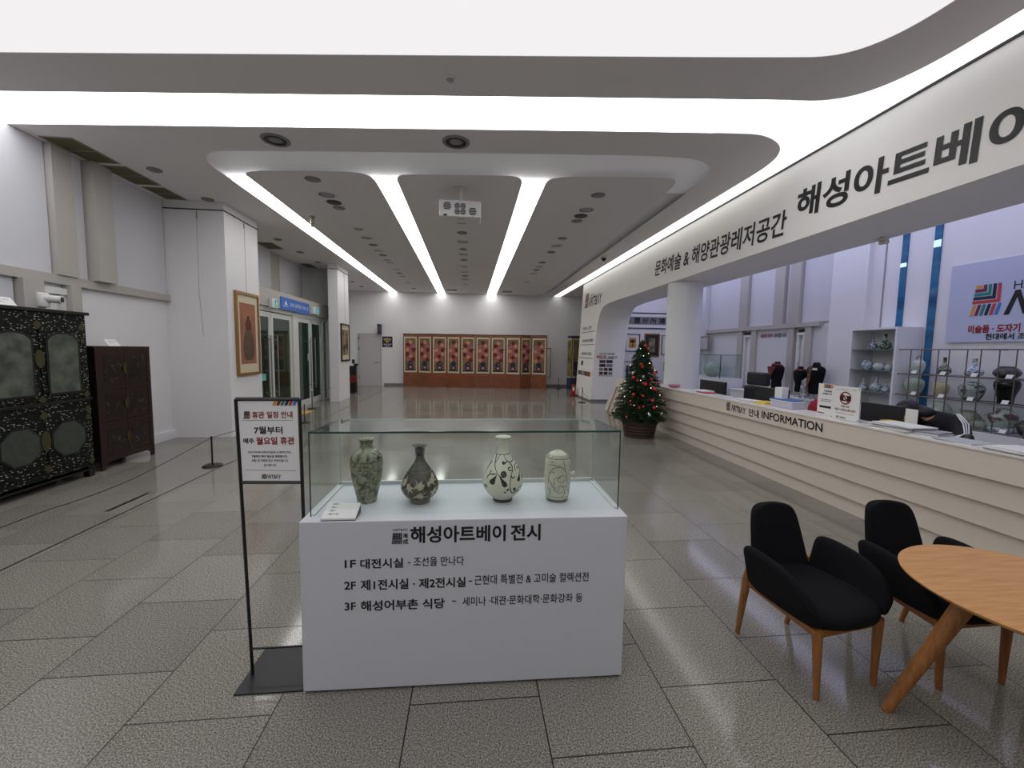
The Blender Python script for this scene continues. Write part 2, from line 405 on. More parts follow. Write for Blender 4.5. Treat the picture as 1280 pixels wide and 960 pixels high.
lamp('luminous_ceiling', MB().box((5.15, 1.5, 3.99), (6.5, 12.8, 4.018)), INFO_FILL, 'unseen cool white panel added over the information desk area as bluish fill')  # added panel hidden above the beam, gives the desk area its cool daylight tone
# left window wall
YL = lambda x, y: on_x(x, y, -5.06).y
def mull(y0, y1, z0, z1, d=0.1): return MB().box((XL, y0, z0), (XL + d, y1, z1))
w1 = struct(part('window_1', MB().box((XL, 2.4, 2.33), (XL + 0.075, 7.6, 2.44)), FRAME))
for a, b, d in ((65, 90, 0.10), (110, 133, 0.16)):
    part('mullion', mull(YL(a, 270), YL(b, 275), 2.44, 4.0, d), FRAME, w1)
part('mullion', mull(YL(22, 360), YL(49, 365), 1.5, 2.33, 0.12), FRAME, w1)
part('mullion', mull(YL(83, 365), YL(96, 370), 1.5, 2.33, 0.12), FRAME, w1)
yy = [2.4, YL(65, 270), YL(90, 270), YL(110, 275), YL(133, 275), 7.6]
for a, b in ((0, 1), (2, 3), (4, 5)):
    part('blind', MB().box((XL, yy[a], 2.44), (XL + 0.025, yy[b] - 0.015, 4.0)), BLIND, w1)
part('blind', MB().box((XL, 2.4, 0.5), (XL + 0.03, YL(20, 360), 2.33)), BLIND, w1)
fb = MB(); ya, yb = YL(50, 365), YL(83, 367)
fb.box((XL, ya, 2.2), (XL + 0.07, yb, 2.28)); fb.box((XL, yb - 0.06, 1.4), (XL + 0.05, yb, 2.2)); fb.box((XL, ya, 1.4), (XL + 0.04, ya + 0.05, 2.2))
part('sash', fb, ALU, w1)
# pillars
pn = struct(part('wall_pillar_left', MB().box((XL, 7.6, 0), (-4.15, 8.7, 4.0)), WALL))
pf = struct(part('wall_pillar_far', MB().box((-4.12, 12.6, 0), (-3.85, 13.65, 4.0)).box((-5.0, 13.4, 0), (-4.12, 13.65, 4.0)), WALL))
struct(part('trim_rail', MB().box((-5.1, 7.585, 3.855), (-4.135, 7.6, 3.87)).box((-4.15, 7.585, 3.855), (-4.135, 8.7, 3.87)), INK))
struct(part('trim_rail_far', MB().box((-4.1, 12.585, 3.855), (-3.835, 12.6, 3.87)).box((-3.85, 12.585, 3.855), (-3.835, 13.65, 3.87)), INK))
# clerestory above the entrance
w2 = struct(part('window_2', MB().box((XL, 8.7, 2.9), (-5.05, 13.4, 4.0)), FRAME))
ZY = lambda x, y: on_x(x, y, -5.0).y
for a, b in (((323, 330), (340, 340)), ((351, 345), (377, 352)), ):
    part('blind', MB().box((-5.05, ZY(*a), 2.9), (-5.03, ZY(*b), 4.0)), BLIND, w2)
part('blind', MB().box((-5.05, ZY(385, 352), 2.9), (-5.03, ZY(392, 355), 4.0)), emit_mat('daylight pane', (200, 205, 235), 0.35), w2)
part('curved_return', MB().prism([(-5.04, 13.1, 2.86), (-4.75, 13.28, 2.86), (-4.45, 13.38, 2.86), (-4.15, 13.4, 2.86), (-5.04, 13.4, 2.86)], (0, 0, 1.14)), mat('return grey', (180, 182, 180), 0.7), w2)

# entrance: beige beam, two double doors of dark green glass
DX = -4.5
bm_ = struct(part('trim_entrance', MB().box((-4.95, 8.7, 2.48), (-4.38, 13.4, 2.86)), FRAME))
DGL = mat('dark green glass', (14, 44, 36), 0.05, spec=0.8)
LGL = mat('pale green glass', (92, 134, 120), 0.08, spec=0.8)
def DYf(x, y): return on_x(x, y, DX).y
e0 = struct(part('door_1', MB().box((DX - 0.07, 8.7, 2.38), (DX + 0.05, 13.4, 2.48)).box((DX - 0.06, 8.7, 0.0), (DX + 0.03, 13.4, 0.02)), ALU))
def leaf(par, y0, y1, handle_at, mslot):
    f = MB(); x0, x1 = DX - 0.03, DX + 0.03; w = 0.09
    f.box((x0, y0, 0.03), (x1, y0 + w, 2.36)); f.box((x0, y1 - w, 0.03), (x1, y1, 2.36))
    f.box((x0, y0 + w, 2.25), (x1, y1 - w, 2.36)); f.box((x0, y0 + w, 0.03), (x1, y1 - w, 0.17))
    lf = part('door_leaf', f, ALU, par)
    part('pane', MB().box((DX - 0.006, y0 + w, 0.17), (DX + 0.006, y1 - w, 2.25)), DGL, lf)
    hy = y0 + 0.15 if handle_at else y1 - 0.15
    h = MB().tube([(DX + 0.09, hy, 0.45), (DX + 0.09, hy, 1.85)], 0.016)
    for z in (0.55, 1.75): h.tube([(DX + 0.03, hy, z), (DX + 0.09, hy, z)], 0.01)
    part('handle', h, STEEL, lf)
d1 = [8.78, 9.85, 10.92]; d2 = [11.25, 12.15, 13.0]
struct(part('door_1_post', MB().box((DX - 0.06, 10.94, 0), (DX + 0.06, 11.23, 2.4)).box((DX - 0.06, 13.02, 0), (DX + 0.06, 13.12, 2.4)), ALU))
leaf(e0, d1[0], d1[1] - 0.01, False, 0); leaf(e0, d1[1] + 0.01, d1[2], True, 0)
e1 = struct(part('door_2', MB().box((DX - 0.05, 11.23, 2.365), (DX + 0.04, 13.02, 2.38)), ALU))
leaf(e1, d2[0], d2[1] - 0.01, False, 0); leaf(e1, d2[1] + 0.01, d2[2], True, 0)
struct(part('window_3', MB().box((DX - 0.01, 13.12, 0.02), (DX + 0.01, 13.4, 2.38)), LGL))
struct(part('wall_vestibule', MB().box((-5.1, 8.7, 0), (-5.0, 13.4, 2.48)), mat('vestibule dark', (30, 44, 40), 0.7)))
st = MB().box((DX + 0.007, 9.28, 1.14), (DX + 0.009, 9.33, 1.34)).box((DX + 0.007, 9.28, 1.06), (DX + 0.009, 9.33, 1.12))
tag(part('sticker', st, PAPER), 'small white vertical sticker on the leftmost entrance door pane', 'sticker')
tag(part('sticker', MB().box((DX + 0.007, 11.97, 1.22), (DX + 0.009, 12.02, 1.42)), PAPER), 'small white vertical sticker on the third entrance door pane', 'sticker')
tag(part('sticker', MB().box((DX + 0.007, 9.1, 0.85), (DX + 0.009, 9.6, 1.0)), mat('mint film', (120, 190, 176), 0.4)), 'pale mint rectangle stuck on the leftmost entrance door pane', 'sticker')
# blue direction sign, exit signs
a = on_x(352, 388, -4.36); b = on_x(386.5, 375, -4.36)
y0, y1 = on_x(351.5, 380, -4.36).y, on_x(386.5, 383, -4.36).y
z0, z1 = on_x(351.5, 386, -4.36).z, on_x(351.5, 370.5, -4.36).z
bs = thing('direction_sign', (-4.37, (y0 + y1) / 2, z0), 'blue sign with white lettering over the entrance doors', 'sign')
part('board', MB().box((-4.38, y0, z0), (-4.36, y1, z1)), mat('sign blue', (24, 100, 196), 0.4), bs)
lt = MB(); ly = y1 - y0; lz = z1 - z0
letters(lt, '요트 선착장 가는 길', (-4.357, y0 + ly * 0.28, z0 + lz * 0.35), (0, ly * 0.66, 0), (0, 0, lz * 0.33), bold=0.02)
lt.add([(-4.357, y0 + ly * 0.1, z0 + lz * 0.42), (-4.357, y0 + ly * 0.2, z0 + lz * 0.42), (-4.357, y0 + ly * 0.145, z0 + lz * 0.8)], [(0, 1, 2)])
lt.box((-4.358, y0 + ly * 0.06, z0 + lz * 0.28), (-4.356, y0 + ly * 0.22, z0 + lz * 0.33))
part('lettering', lt, PAPER, bs)
for px_, lab in ((344, 'white exit sign box left of the blue entrance sign'), (395, 'white exit sign box right of the blue entrance sign')):
    p = on_x(px_, 380 if px_ < 370 else 389, -4.36)
    ex = thing('exit_sign', (p.x, p.y, p.z - 0.12), lab, 'exit sign')
    qa, qb = on_x(px_ - 3.5, 380, -4.3).y, on_x(px_ + 4.0, 380, -4.3).y; qm = (qa + qb) / 2
    part('housing', MB().box((-4.38, qa, p.z - 0.1), (-4.3, qb, p.z + 0.1)), WPLAST, ex, bevel=0.008)
    g = MB().box((-4.3, qm - 0.02, p.z - 0.08), (-4.297, qb - 0.03, p.z + 0.08), 0); qc = (qm + qb) / 2 - 0.02
    g.ball((-4.296, qc, p.z + 0.05), 0.016, 8, 1, (0.2, 1, 1)); g.box((-4.298, qc - 0.025, p.z - 0.01), (-4.295, qc + 0.025, p.z + 0.03), 1); g.box((-4.298, qc - 0.035, p.z - 0.07), (-4.295, qc - 0.015, p.z - 0.01), 1); g.box((-4.298, qc + 0.012, p.z - 0.06), (-4.295, qc + 0.03, p.z - 0.01), 1)
    part('face', g, [TEAL, PAPER], ex)

# sign wall (portal and beam) on the right, leaning slightly
def fpt(y, z, off=0.0): return Vector((FX(z) - off, y, z))
ZS = 3.0
out = [(14.62, 0.0), (14.75, 4.06), (-3.8, 4.06), (-3.8, ZS)]
arch = c2([(9.5, ZS + 0.005), (11.9, ZS + 0.02), (12.45, 2.9), (12.72, 2.45), (12.75, 1.6), (12.75, 0.9)])
prof = out + arch + [(12.75, 0.0)]
TH = 1.0
fascia = struct(part('wall_portal', MB().prism([fpt(y, z) for y, z in prof], (TH, 0, 0)), PORTAL))
struct(part('baseboard_portal', MB().box((3.82, 12.73, 0.0), (4.78, 12.75, 0.07)).box((3.8, 12.73, 0), (3.82, 14.6, 0.05)), mat('grey stone skirting', (120, 118, 116), 0.4)))
def fl_text(mb, text, xyL, xyLt, xyR, mi=0, bold=0.02, off=0.004):
    """text on the leaning wall from its lower left, upper left and lower right corners"""
    o = on_f(*xyL, off); t = on_f(*xyLt, off); r = on_f(*xyR, off)
    h = t.z - o.z
    dy = r.y - o.y
    letters(mb, text, o, (LEAN * (r.z - o.z), dy, r.z - o.z), (LEAN * h, 0, h), mi, bold)
m_ = MB(); fl_text(m_, '해성아트베이', (994, 274.5), (994, 240), (1300, 177), bold=0.035)
fl_text(m_, '문화예술 & 해양관광레저공간', (818, 346), (818, 327.5), (981, 294), bold=0.025)
part('lettering', m_, BLK, fascia)
m_ = MB(); fl_text(m_, 'ΛRTBΛY', (735.5, 384), (736, 372), (751.5, 378.5), bold=0.02)
fl_text(m_, 'HAESUNG', (738, 370.5), (738, 368.5), (744, 368.7), bold=0.0)
o = on_f(730.5, 386, 0.004); t = on_f(731.5, 368.5, 0.004); r = on_f(735, 384.6, 0.004)
logo(m_, o, (0, r.y - o.y, 0), (LEAN * (t.z - o.z), 0, t.z - o.z), [1, 2, 3, 4, 5, 6])
part('wall_logo', m_, [BLK] + LOGO, fascia)
m_ = MB()
for (ax, ay, s, w) in ((728, 413.2, '1 대전시실 - 조선전', 0.75), (727.5, 428.3, '2 제1전시실 제2전시실 특별전', 0.95), (726.5, 444, '3 해성어부촌 식당·세미나', 0.95)):
    o = on_f(ax, ay, 0.004); y1_ = lerp(14.4, 12.95, w)
    letters(m_, s, o, (0, y1_ - o.y, 0), (0.006, 0, 0.11), 0, 0.02)
    z = o.z - 0.09; m_.quad(fpt(14.5, z, 0.003), fpt(12.85, z, 0.003), fpt(12.85, z + 0.018, 0.003), fpt(14.5, z + 0.018, 0.003))
for i in range(10):
    ya = lerp(14.5, 12.95, i / 10); yb = lerp(14.5, 12.95, (i + 1) / 10)
    m_.quad(fpt(ya, 0.78, 0.003), fpt(yb, 0.78, 0.003), fpt(yb, 0.93, 0.003), fpt(ya, 0.93, 0.003), 1 + (i * 5 + 3) % 6)
m_.quad(fpt(14.2, 1.12, 0.003), fpt(13.95, 1.12, 0.003), fpt(13.95, 1.27, 0.003), fpt(14.2, 1.27, 0.003), 4)
part('floor_guide', m_, [INK] + LOGO, fascia)
struct(part('trim_fascia', MB().hexa([(4.025, -3.8, 3.98), (4.045, -3.8, 3.98), (4.045, 14.7, 3.98), (4.025, 14.7, 3.98), (4.025, -3.8, 3.999), (4.045, -3.8, 3.999), (4.045, 14.7, 3.999), (4.025, 14.7, 3.999)]), INK))
# poster on the reveal
YR = 12.745
p0 = on_y(748, 470, YR); p1 = on_y(767, 448, YR)
po = thing('poster', (p0.x, YR, p0.z), 'printed photo poster with red headline on the portal reveal', 'poster')
m_ = MB()
letters(m_, '소장 가치 기념 세일', on_y(749, 443.5, YR), (on_y(768, 442, YR).x - on_y(749, 442, YR).x, 0, 0), (0, 0, 0.07), 0, 0.03)
letters(m_, '골동품 판매', on_y(745.5, 447.5, YR), (0.32, 0, 0), (0, 0, 0.085), 1, 0.04)
letters(m_, '상담합니다', on_y(760, 448, YR), (0.3, 0, 0), (0, 0, 0.075), 0, 0.03)
part('headline', m_, [BLK, RED], po)
m_ = MB().box((p0.x, YR - 0.004, p0.z), (p1.x, YR, p1.z), 0)
pw = p1.x - p0.x; ph = p1.z - p0.z
cols = [mat('photo brown', (96, 50, 34), 0.5), mat('photo dark', (52, 40, 42), 0.5), mat('photo grey', (120, 118, 124), 0.5)]
for rI in range(4):
    for cI in range(3 if rI > 1 else 2):
        nC = 3 if rI > 1 else 2
        x0 = p0.x + pw * (0.04 + cI / nC * 0.94); x1 = x0 + pw * (0.94 / nC - 0.05)
        zt_ = p1.z - ph * (0.1 + rI * 0.22); m_.box((x0, YR - 0.007, zt_ - ph * 0.17), (x1, YR - 0.004, zt_), 1 + (rI + cI) % 3)
m_.box((p0.x, YR - 0.007, p1.z - ph * 0.03), (p1.x, YR - 0.004, p1.z), 1); m_.box((p0.x, YR - 0.007, p0.z), (p1.x, YR - 0.004, p0.z + ph * 0.02), 2)
part('sheet', m_, [PAPER] + cols, po)

# round column behind the counter
struct(part('wall_column_round', MB().lathe([(0.335, 0.0), (0.335, 3.0)], (4.34, 8.12, 0), 48), WHITE))
# right window wall
w4 = struct(part('window_4', MB().box((XR - 0.1, 7.4, 2.16), (XR, 13.2, 2.25)), FRAME))
RY = lambda x, y: on_x(x, y, XR - 0.06).y
for a, b, d in ((927, 937, 0.1), (970, 982, 0.1), (989, 1002, 0.1)):
    y = sorted((RY(a, 370), RY(b, 370))); part('mullion', MB().box((XR - d, y[0], 2.25), (XR, y[1], 4.0)), FRAME, w4)
for a, b, d in ((922, 928, 0.08), (939, 945, 0.08), (985, 992, 0.08), (1006, 1014, 0.08)):
    y = sorted((RY(a, 430), RY(b, 430))); part('mullion', MB().box((XR - d, y[0], 0.8), (XR, y[1], 2.16)), FRAME, w4)
part('mullion', MB().box((XR - 0.16, RY(887, 370), 0.6), (XR, RY(879, 370), 4.0)), mat('white mullion', (206, 208, 210), 0.5), w4)
for a, b in ((1002, 1042), (982, 990), (937, 971), (887, 928)):
    y = sorted((RY(a, 370), RY(b, 370))); part('blind', MB().box((XR - 0.03, y[0] + 0.01, 2.25), (XR, y[1] - 0.01, 4.0)), BLIND, w4)
for a, b in ((1014, 1042), (945, 986), (887, 925)):
    y = sorted((RY(a, 430), RY(b, 430))); part('blind', MB().box((XR - 0.03, y[0], 0.7), (XR, y[1], 2.16)), BLIND, w4)
for a, b in ((928, 940), (994, 1005)):
    y = sorted((RY(a, 440), RY(b, 440))); f = MB()
    f.box((XR - 0.05, y[0], 0.8), (XR - 0.01, y[0] + 0.06, 2.05)); f.box((XR - 0.05, y[1] - 0.06, 0.8), (XR - 0.01, y[1], 2.05)); f.box((XR - 0.06, y[0], 2.0), (XR - 0.01, y[1], 2.05))
    f.box((XR - 0.02, y[0], 2.06), (XR - 0.015, y[1], 2.13), 1); f.tube([(XR - 0.07, (y[0] + y[1]) / 2, 1.45), (XR - 0.07, (y[0] + y[1]) / 2, 1.62)], 0.015, mi=0)
    part('sash', f, [ALU, BLACK], w4)
m_ = MB(); a = on_x(950.5, 422.5, XR - 0.04)
letters(m_, '골동품·판매', a, (0, on_x(965, 421, XR - 0.04).y - a.y, 0), (0, 0, 0.09), 0, 0.03)
b = on_x(967, 421, XR - 0.04)
letters(m_, '상담합니다', Vector((a.x, b.y, a.z)), (0, on_x(983, 420, XR - 0.04).y - b.y, 0), (0, 0, 0.09), 1, 0.03)
part('lettering', m_, [RED, BLK], w4)
struct(part('wall_pilaster', MB().box((6.72, 6.5, 0), (XR, 7.2, 4.02)), WALL))
# two slits of blue glass
BLUE = ramp_mat('blue window glass', [(0.3, (20, 62, 108)), (0.5, (40, 112, 152)), (0.7, (28, 84, 120))], scale=1.2, rough=0.1, stretch=(0.1, 0.1, 2.2))
for i, (a, b) in enumerate(((1129, 1136.5), (1168.5, 1177.5))):
    y = sorted((on_x(a, 295, XR - 0.02).y, on_x(b, 295, XR - 0.02).y))
    w = struct(part('window_%d' % (5 + i), MB().box((XR - 0.02, y[0], 0.3), (XR + 0.01, y[1], 3.98)), BLUE))
    part('gleam_strip', MB().box((XR - 0.024, y[0], 3.0 if i == 0 else 3.2), (XR - 0.02, y[1], 3.06 if i == 0 else 3.3)), emit_mat('sky gleam %d' % i, (190, 225, 245), 0.7), w)  # glowing strip that paints a sky gleam onto the blue glass
struct(part('trim_panel_joint', MB().box((XR - 0.012, 6.27, 2.06), (XR - 0.002, 6.29, 4.0)), GREYP))
# banner poster
a = on_x(1185, 428, XR - 0.03); b = on_x(1194, 334, XR - 0.03)
ya = 5.29; yb = 3.3; za = 1.805; zb = 2.87
bn = thing('banner_poster', (XR - 0.02, (ya + yb) / 2, za), 'big pale blue poster with a striped emblem on the right wall', 'poster')
part('sheet', MB().box((XR - 0.03, yb, za), (XR - 0.001, ya, zb)), mat('poster pale', (188, 194, 218), 0.5), bn)
def bp(px_, py_): return on_x(px_, py_, XR - 0.033)
m_ = MB(); o = bp(1211.5, 395.5); r = bp(1249, 393.5); t = bp(1222, 357)
logo(m_, (o.x, o.y, o.z), (0, r.y - o.y, 0), (0, 0, t.z - o.z), [1, 2, 3, 4, 5, 6])
o = bp(1254, 393.5); letters(m_, 'ΛRTBΛY', o, (0, -1.25, 0), (0, 0, 0.30), 0, 0.04)
o = bp(1267, 361.5); letters(m_, 'HAESUNG', o, (0, -0.62, 0), (0, 0, 0.105), 0, 0.0)
o = bp(1209.5, 417); letters(m_, '미술품 · 도자기', o, (0, bp(1275, 412).y - o.y, 0), (0, 0, 0.11), 7, 0.05)
o = bp(1231, 425); letters(m_, '현대에서 조선시대', o, (0, -0.62, 0), (0, 0, 0.085), 0, 0.04)
part('lettering', m_, [BLK] + LOGO + [RED], bn)

# ------------------------------------------------------------------ information counter: five nested, stepped bands
Y_NEAR = 0.6
ctr = thing('information_counter', (3.9, 6.0, 0), 'long beige information counter with stepped rounded bands', 'counter')
def outline(k):
    zt_ = (0.93, 0.742, 0.552, 0.362, 0.158)[k]; yb_ = (11.0, 10.77, 10.53, 10.27, 10.03)[k]
    sl = yb_ - 0.87 * zt_ / 0.86
    r = (0.34, 0.3, 0.24, 0.2, 0.1)[k]
    pts = [(Y_NEAR, zt_)] + c2([(sl - r * 1.6, zt_), (sl - r * 0.5, zt_), (sl + 0.0, zt_ - 0.01 * (zt_ / 0.93)), (sl + r * 0.35, zt_ - r * 0.42), (yb_ - 0.05, 0.05), (yb_, 0.0)])
    return pts
for k in range(5):
    o0 = outline(k)
    if k < 4:
        o1 = outline(k + 1); poly = o0 + list(reversed(o1))
    else:
        poly = o0 + [(Y_NEAR, 0.0)]
    x = lambda z: 3.65 + 0.038 * k + 0.05 * (0.93 - z)
    part('band', MB().prism([(x(z), y, z) for y, z in poly], (0.12, 0, 0)), BEIGE, ctr, bevel=0.004)
part('top_slab', MB().box((3.64, Y_NEAR, 0.931), (3.99, 9.55, 0.945)), TOPM, ctr, label='pale stone top slab')
part('back_panel', MB().box((3.97, Y_NEAR, 0.0), (3.99, 9.6, 0.93)), BEIGE, ctr)
m_ = MB()
def cface(z): return 3.65 + 0.05 * (0.93 - z) - 0.0025
def ctext(t, L, R_, h, dz=0.0, bold=0.0, mi=0):
    o = on_x(L[0], L[1], 3.655); r = on_x(R_[0], R_[1], 3.655); z = o.z + dz
    letters(m_, t, (cface(z), o.y, z), (0, r.y - o.y, 0), (-0.05 * h, 0, h), mi, bold)
o = on_x(907.5, 512.5, 3.655); r = on_x(912.5, 514.3, 3.655); logo(m_, (cface(o.z), o.y, o.z), (0, r.y - o.y, 0), (-0.006, 0, 0.12), [1, 2, 3, 4, 5, 6])
ctext('ΛRTBΛY', (914, 514), (932, 518), 0.085, 0.005, 0.025); ctext('HAESUNG', (915, 507), (923, 507), 0.02)
ctext('안내', (935.5, 520), (948.5, 521.5), 0.105, 0, 0.025)
o = on_x(952, 523.5, 3.655); ctext('INFORMATION', (952, 523.5), (1028, 541.5), 0.095, 0.795 - o.z, 0.025)
part('lettering', m_, [BLK] + LOGO, ctr)
# staff desk behind it
dk = thing('staff_desk', (4.4, 5.0, 0), 'low white staff desk behind the information counter', 'desk')
part('desktop', MB().box((4.02, 1.0, 0.70), (4.62, 7.6, 0.73)), WHITE, dk)
for y in (1.05, 2.9, 4.9, 7.5): part('leg', MB().box((4.05, y, 0), (4.58, y + 0.04, 0.70)), WHITE, dk)

def monitor(px0, px1, py0, py1, X, label):
    a = on_x(px0, py0, X); b = on_x(px1, py0, X); z1 = (a.z + b.z) / 2; zb = max(0.80, on_x(px0, py1, X).z)
    c = (a + b) / 2
    t = thing('computer_monitor', (X, c.y, 0.73), label, 'monitor', 'monitors behind the counter')
    part('screen_housing', MB().box((X, b.y, z1 - 0.33), (X + 0.035, a.y, z1)), BLACK, t, bevel=0.006)
    part('screen', MB().box((X + 0.035, b.y + 0.012, z1 - 0.315), (X + 0.037, a.y - 0.012, z1 - 0.012)), mat('screen dark', (30, 34, 40), 0.1), t)
    part('stand', MB().box((X + 0.0, c.y - 0.03, 0.74), (X + 0.03, c.y + 0.03, z1 - 0.2)).box((X - 0.05, c.y - 0.12, 0.73), (X + 0.13, c.y + 0.12, 0.742)), BLACK, t)
    return t
monitor(875, 907, 476, 490, 4.36, 'black monitor back beside the round white column')
monitor(944, 985, 485, 505, 4.22, 'black monitor back standing in front of the black office chair')
monitor(1076, 1128, 505, 527, 4.2, 'black monitor back in front of the bowed staff member')

# office chair
oc = on_x(943, 478, 4.85)
t = thing('office_chair', (4.85, oc.y, 0), 'black leather office chair with padded headrest behind the counter', 'chair')
LEA = mat('black leather', (24, 24, 27), 0.45)
hw = 0.24
part('headrest', MB().box((4.86, oc.y - hw, 1.06), (4.98, oc.y + hw, 1.29)), LEA, t, bevel=0.04, seg=4)
part('backrest', MB().box((4.84, oc.y - 0.27, 0.5), (4.96, oc.y + 0.27, 1.05)), LEA, t, bevel=0.04, seg=4)
part('seat', MB().box((4.45 + 0.22, oc.y - 0.26, 0.42), (4.9, oc.y + 0.26, 0.52)), LEA, t, bevel=0.03, seg=3)
for s in (-1, 1): part('armrest', MB().box((4.68, oc.y + s * 0.3 - 0.03, 0.66), (4.92, oc.y + s * 0.3 + 0.03, 0.7)).box((4.8, oc.y + s * 0.3 - 0.02, 0.45), (4.84, oc.y + s * 0.3 + 0.02, 0.66)), BLACK, t, bevel=0.01)
part('column', MB().tube([(4.78, oc.y, 0.08), (4.78, oc.y, 0.43)], 0.03), BLACK, t)
fb = MB()
for k in range(5):
    an = 2 * PI * k / 5; fb.tube([(4.78, oc.y, 0.09), (4.78 + 0.26 * math.cos(an), oc.y + 0.26 * math.sin(an), 0.06)], [0.025, 0.018])
    fb.ball((4.78 + 0.26 * math.cos(an), oc.y + 0.26 * math.sin(an), 0.03), 0.03, 10)
part('star_base', fb, BLACK, t)

# acrylic sign holders on the counter
ZT = 0.945
def sheet_sign(xa, xb, za, zb, label, kind, Xs):
    a = on_x(xa, za, Xs); b = on_x(xb, za, Xs); ya, yb = a.y, b.y; z1 = on_x((xa + xb) / 2, zb, Xs).z
    t = thing('notice_stand', (Xs, (ya + yb) / 2, ZT), label, 'notice')
    part('sheet', MB().box((Xs, yb, ZT + 0.004), (Xs + 0.004, ya, z1)), PAPER, t)
    part('acrylic_foot', MB().box((Xs, yb + 0.02, ZT), (Xs + 0.09, ya - 0.02, ZT + 0.004)), GLASS, t)
    Lx = ya - yb; hz = z1 - ZT; m_ = MB()
    Q = lambda u, v: Vector((Xs - 0.002, ya - Lx * u, ZT + hz * v))
    if kind:
        cc = Q(0.5, 0.66); n = 28; ro, ri = hz * 0.19, hz * 0.155
        for k in range(n):
            a0, a1 = 2 * PI * k / n, 2 * PI * (k + 1) / n
            f = lambda r, an: cc + Vector((0, -math.cos(an) * r, math.sin(an) * r))
            m_.quad(f(ri, a0), f(ri, a1), f(ro, a1), f(ro, a0), 1)
        m_.obox(cc + Vector((0, 0.055, -0.03)), (0, -0.11, 0), (0, 0, 0.055), (-0.001, 0, 0), 0)
        m_.disc(cc + Vector((-0.002, 0, 0)), (0, 0.02, 0), (0, 0, 0.02), 16, 2)
        d = Vector((0, -0.707, -0.707)); e = Vector((0, -0.707, 0.707)) * 0.008
        m_.quad(cc - d * ri - e + Vector((-0.003, 0, 0)), cc + d * ri - e + Vector((-0.003, 0, 0)), cc + d * ri + e + Vector((-0.003, 0, 0)), cc - d * ri + e + Vector((-0.003, 0, 0)), 1)
        letters(m_, '작품 사진', Q(0.36, 0.38), (0, -Lx * 0.3, 0), (0, 0, hz * 0.06), 0, 0.02)
        letters(m_, '관람 시 동영상 촬영 금지', Q(0.14, 0.27), (0, -Lx * 0.74, 0), (0, 0, hz * 0.07), 1, 0.02)
        letters(m_, '사진 촬영은 안내데스크에 문의', Q(0.16, 0.18), (0, -Lx * 0.68, 0), (0, 0, hz * 0.03), 0)
        letters(m_, 'ΛRTBΛY', Q(0.33, 0.05), (0, -Lx * 0.24, 0), (0, 0, hz * 0.05), 0, 0.02)
        logo(m_, Q(0.2, 0.05), (0, -Lx * 0.1, 0), (0, 0, hz * 0.06), [3, 4, 5, 6, 7, 3])
        m_.quad(Q(0.15, 0.9), Q(0.6, 0.9), Q(0.6, 0.905), Q(0.15, 0.905)); letters(m_, 'ΛRTBΛY', Q(0.72, 0.91), (0, -Lx * 0.16, 0), (0, 0, hz * 0.025), 0)
        for u, v in ((0.04, 0.95), (0.96, 0.95), (0.04, 0.05), (0.96, 0.05)): m_.disc(Q(u, v), (0, 0.006, 0), (0, 0, 0.006), 10, 0)
    else:
        for i in range(6): m_.quad(Q(0.34 + 0.1 * i, 0.87), Q(0.42 + 0.1 * i, 0.87), Q(0.44 + 0.1 * i, 0.99), Q(0.36 + 0.1 * i, 0.99), 3 + i % 5)
        letters(m_, '미술품을', Q(0.4, 0.75), (0, -Lx * 0.5, 0), (0, 0, hz * 0.06), 0, 0.02)
        letters(m_, '판매합니다', Q(0.3, 0.66), (0, -Lx * 0.62, 0), (0, 0, hz * 0.06), 0, 0.02)
        for v in (0.5, 0.45): m_.quad(Q(0.2, v), Q(0.9, v), Q(0.9, v + 0.012), Q(0.2, v + 0.012), 0)
        m_.quad(Q(0.15, 0.24), Q(0.92, 0.24), Q(0.92, 0.31), Q(0.15, 0.31), 0)
        m_.quad(Q(0.05, 0.06), Q(0.5, 0.06), Q(0.5, 0.09), Q(0.05, 0.09), 4)
    part('print', m_, [BLK, RED, PAPER] + LOGO, t)
sheet_sign(1021, 1040, 515, 479.5, 'white notice stand with a black bar, half behind the camera-ban notice', False, 3.83)
sheet_sign(1038, 1073, 523, 483, 'white notice stand with red crossed-out camera on the counter', True, 3.76)

# papers and small things on the counter top
CARD = [mat('paper blue', (70, 110, 180), 0.6), mat('paper yellow', (220, 196, 70), 0.6), mat('paper pink', (196, 150, 170), 0.6), mat('paper red', (170, 50, 60), 0.6)]
def paper_stack(c, n, label, w=0.21, l=0.3, rz=0.0, msh=PAPER, name='brochure_stack'):
    t = thing(name, c, label, 'papers', 'papers along the counter top'); rnd = random.Random(int(c[1] * 100))
    m_ = MB()
    for i in range(n):
        dx, dy, a = rnd.uniform(-0.012, 0.012), rnd.uniform(-0.02, 0.02), rz + rnd.uniform(-0.12, 0.12)
        u = Vector((math.cos(a), math.sin(a), 0)); v = Vector((-math.sin(a), math.cos(a), 0))
        m_.obox(Vector(c) + Vector((dx, dy, i * 0.006)) - u * w / 2 - v * l / 2, u * w, v * l, (0, 0, 0.005), i % 3 if i % 2 else 0)
    part('sheets', m_, [msh, mat('paper grey', (180, 184, 190), 0.7), mat('paper dim', (150, 150, 158), 0.7)], t)
    return t
paper_stack((3.82, 3.26, ZT), 9, 'tall untidy stack of white brochures in front of the staff member', 0.24, 0.36)
paper_stack((3.84, 3.05, ZT), 6, 'shorter pile of brochures lapping the tall brochure stack', 0.22, 0.2, 0.2)
paper_stack((3.80, 2.78, ZT), 2, 'thin spread of leaflets to the right of the tall brochure stack', 0.22, 0.26, 0.1)
paper_stack((3.80, 2.43, ZT), 5, 'grey pile of magazines at the right end of the counter view', 0.24, 0.3, 0.0)
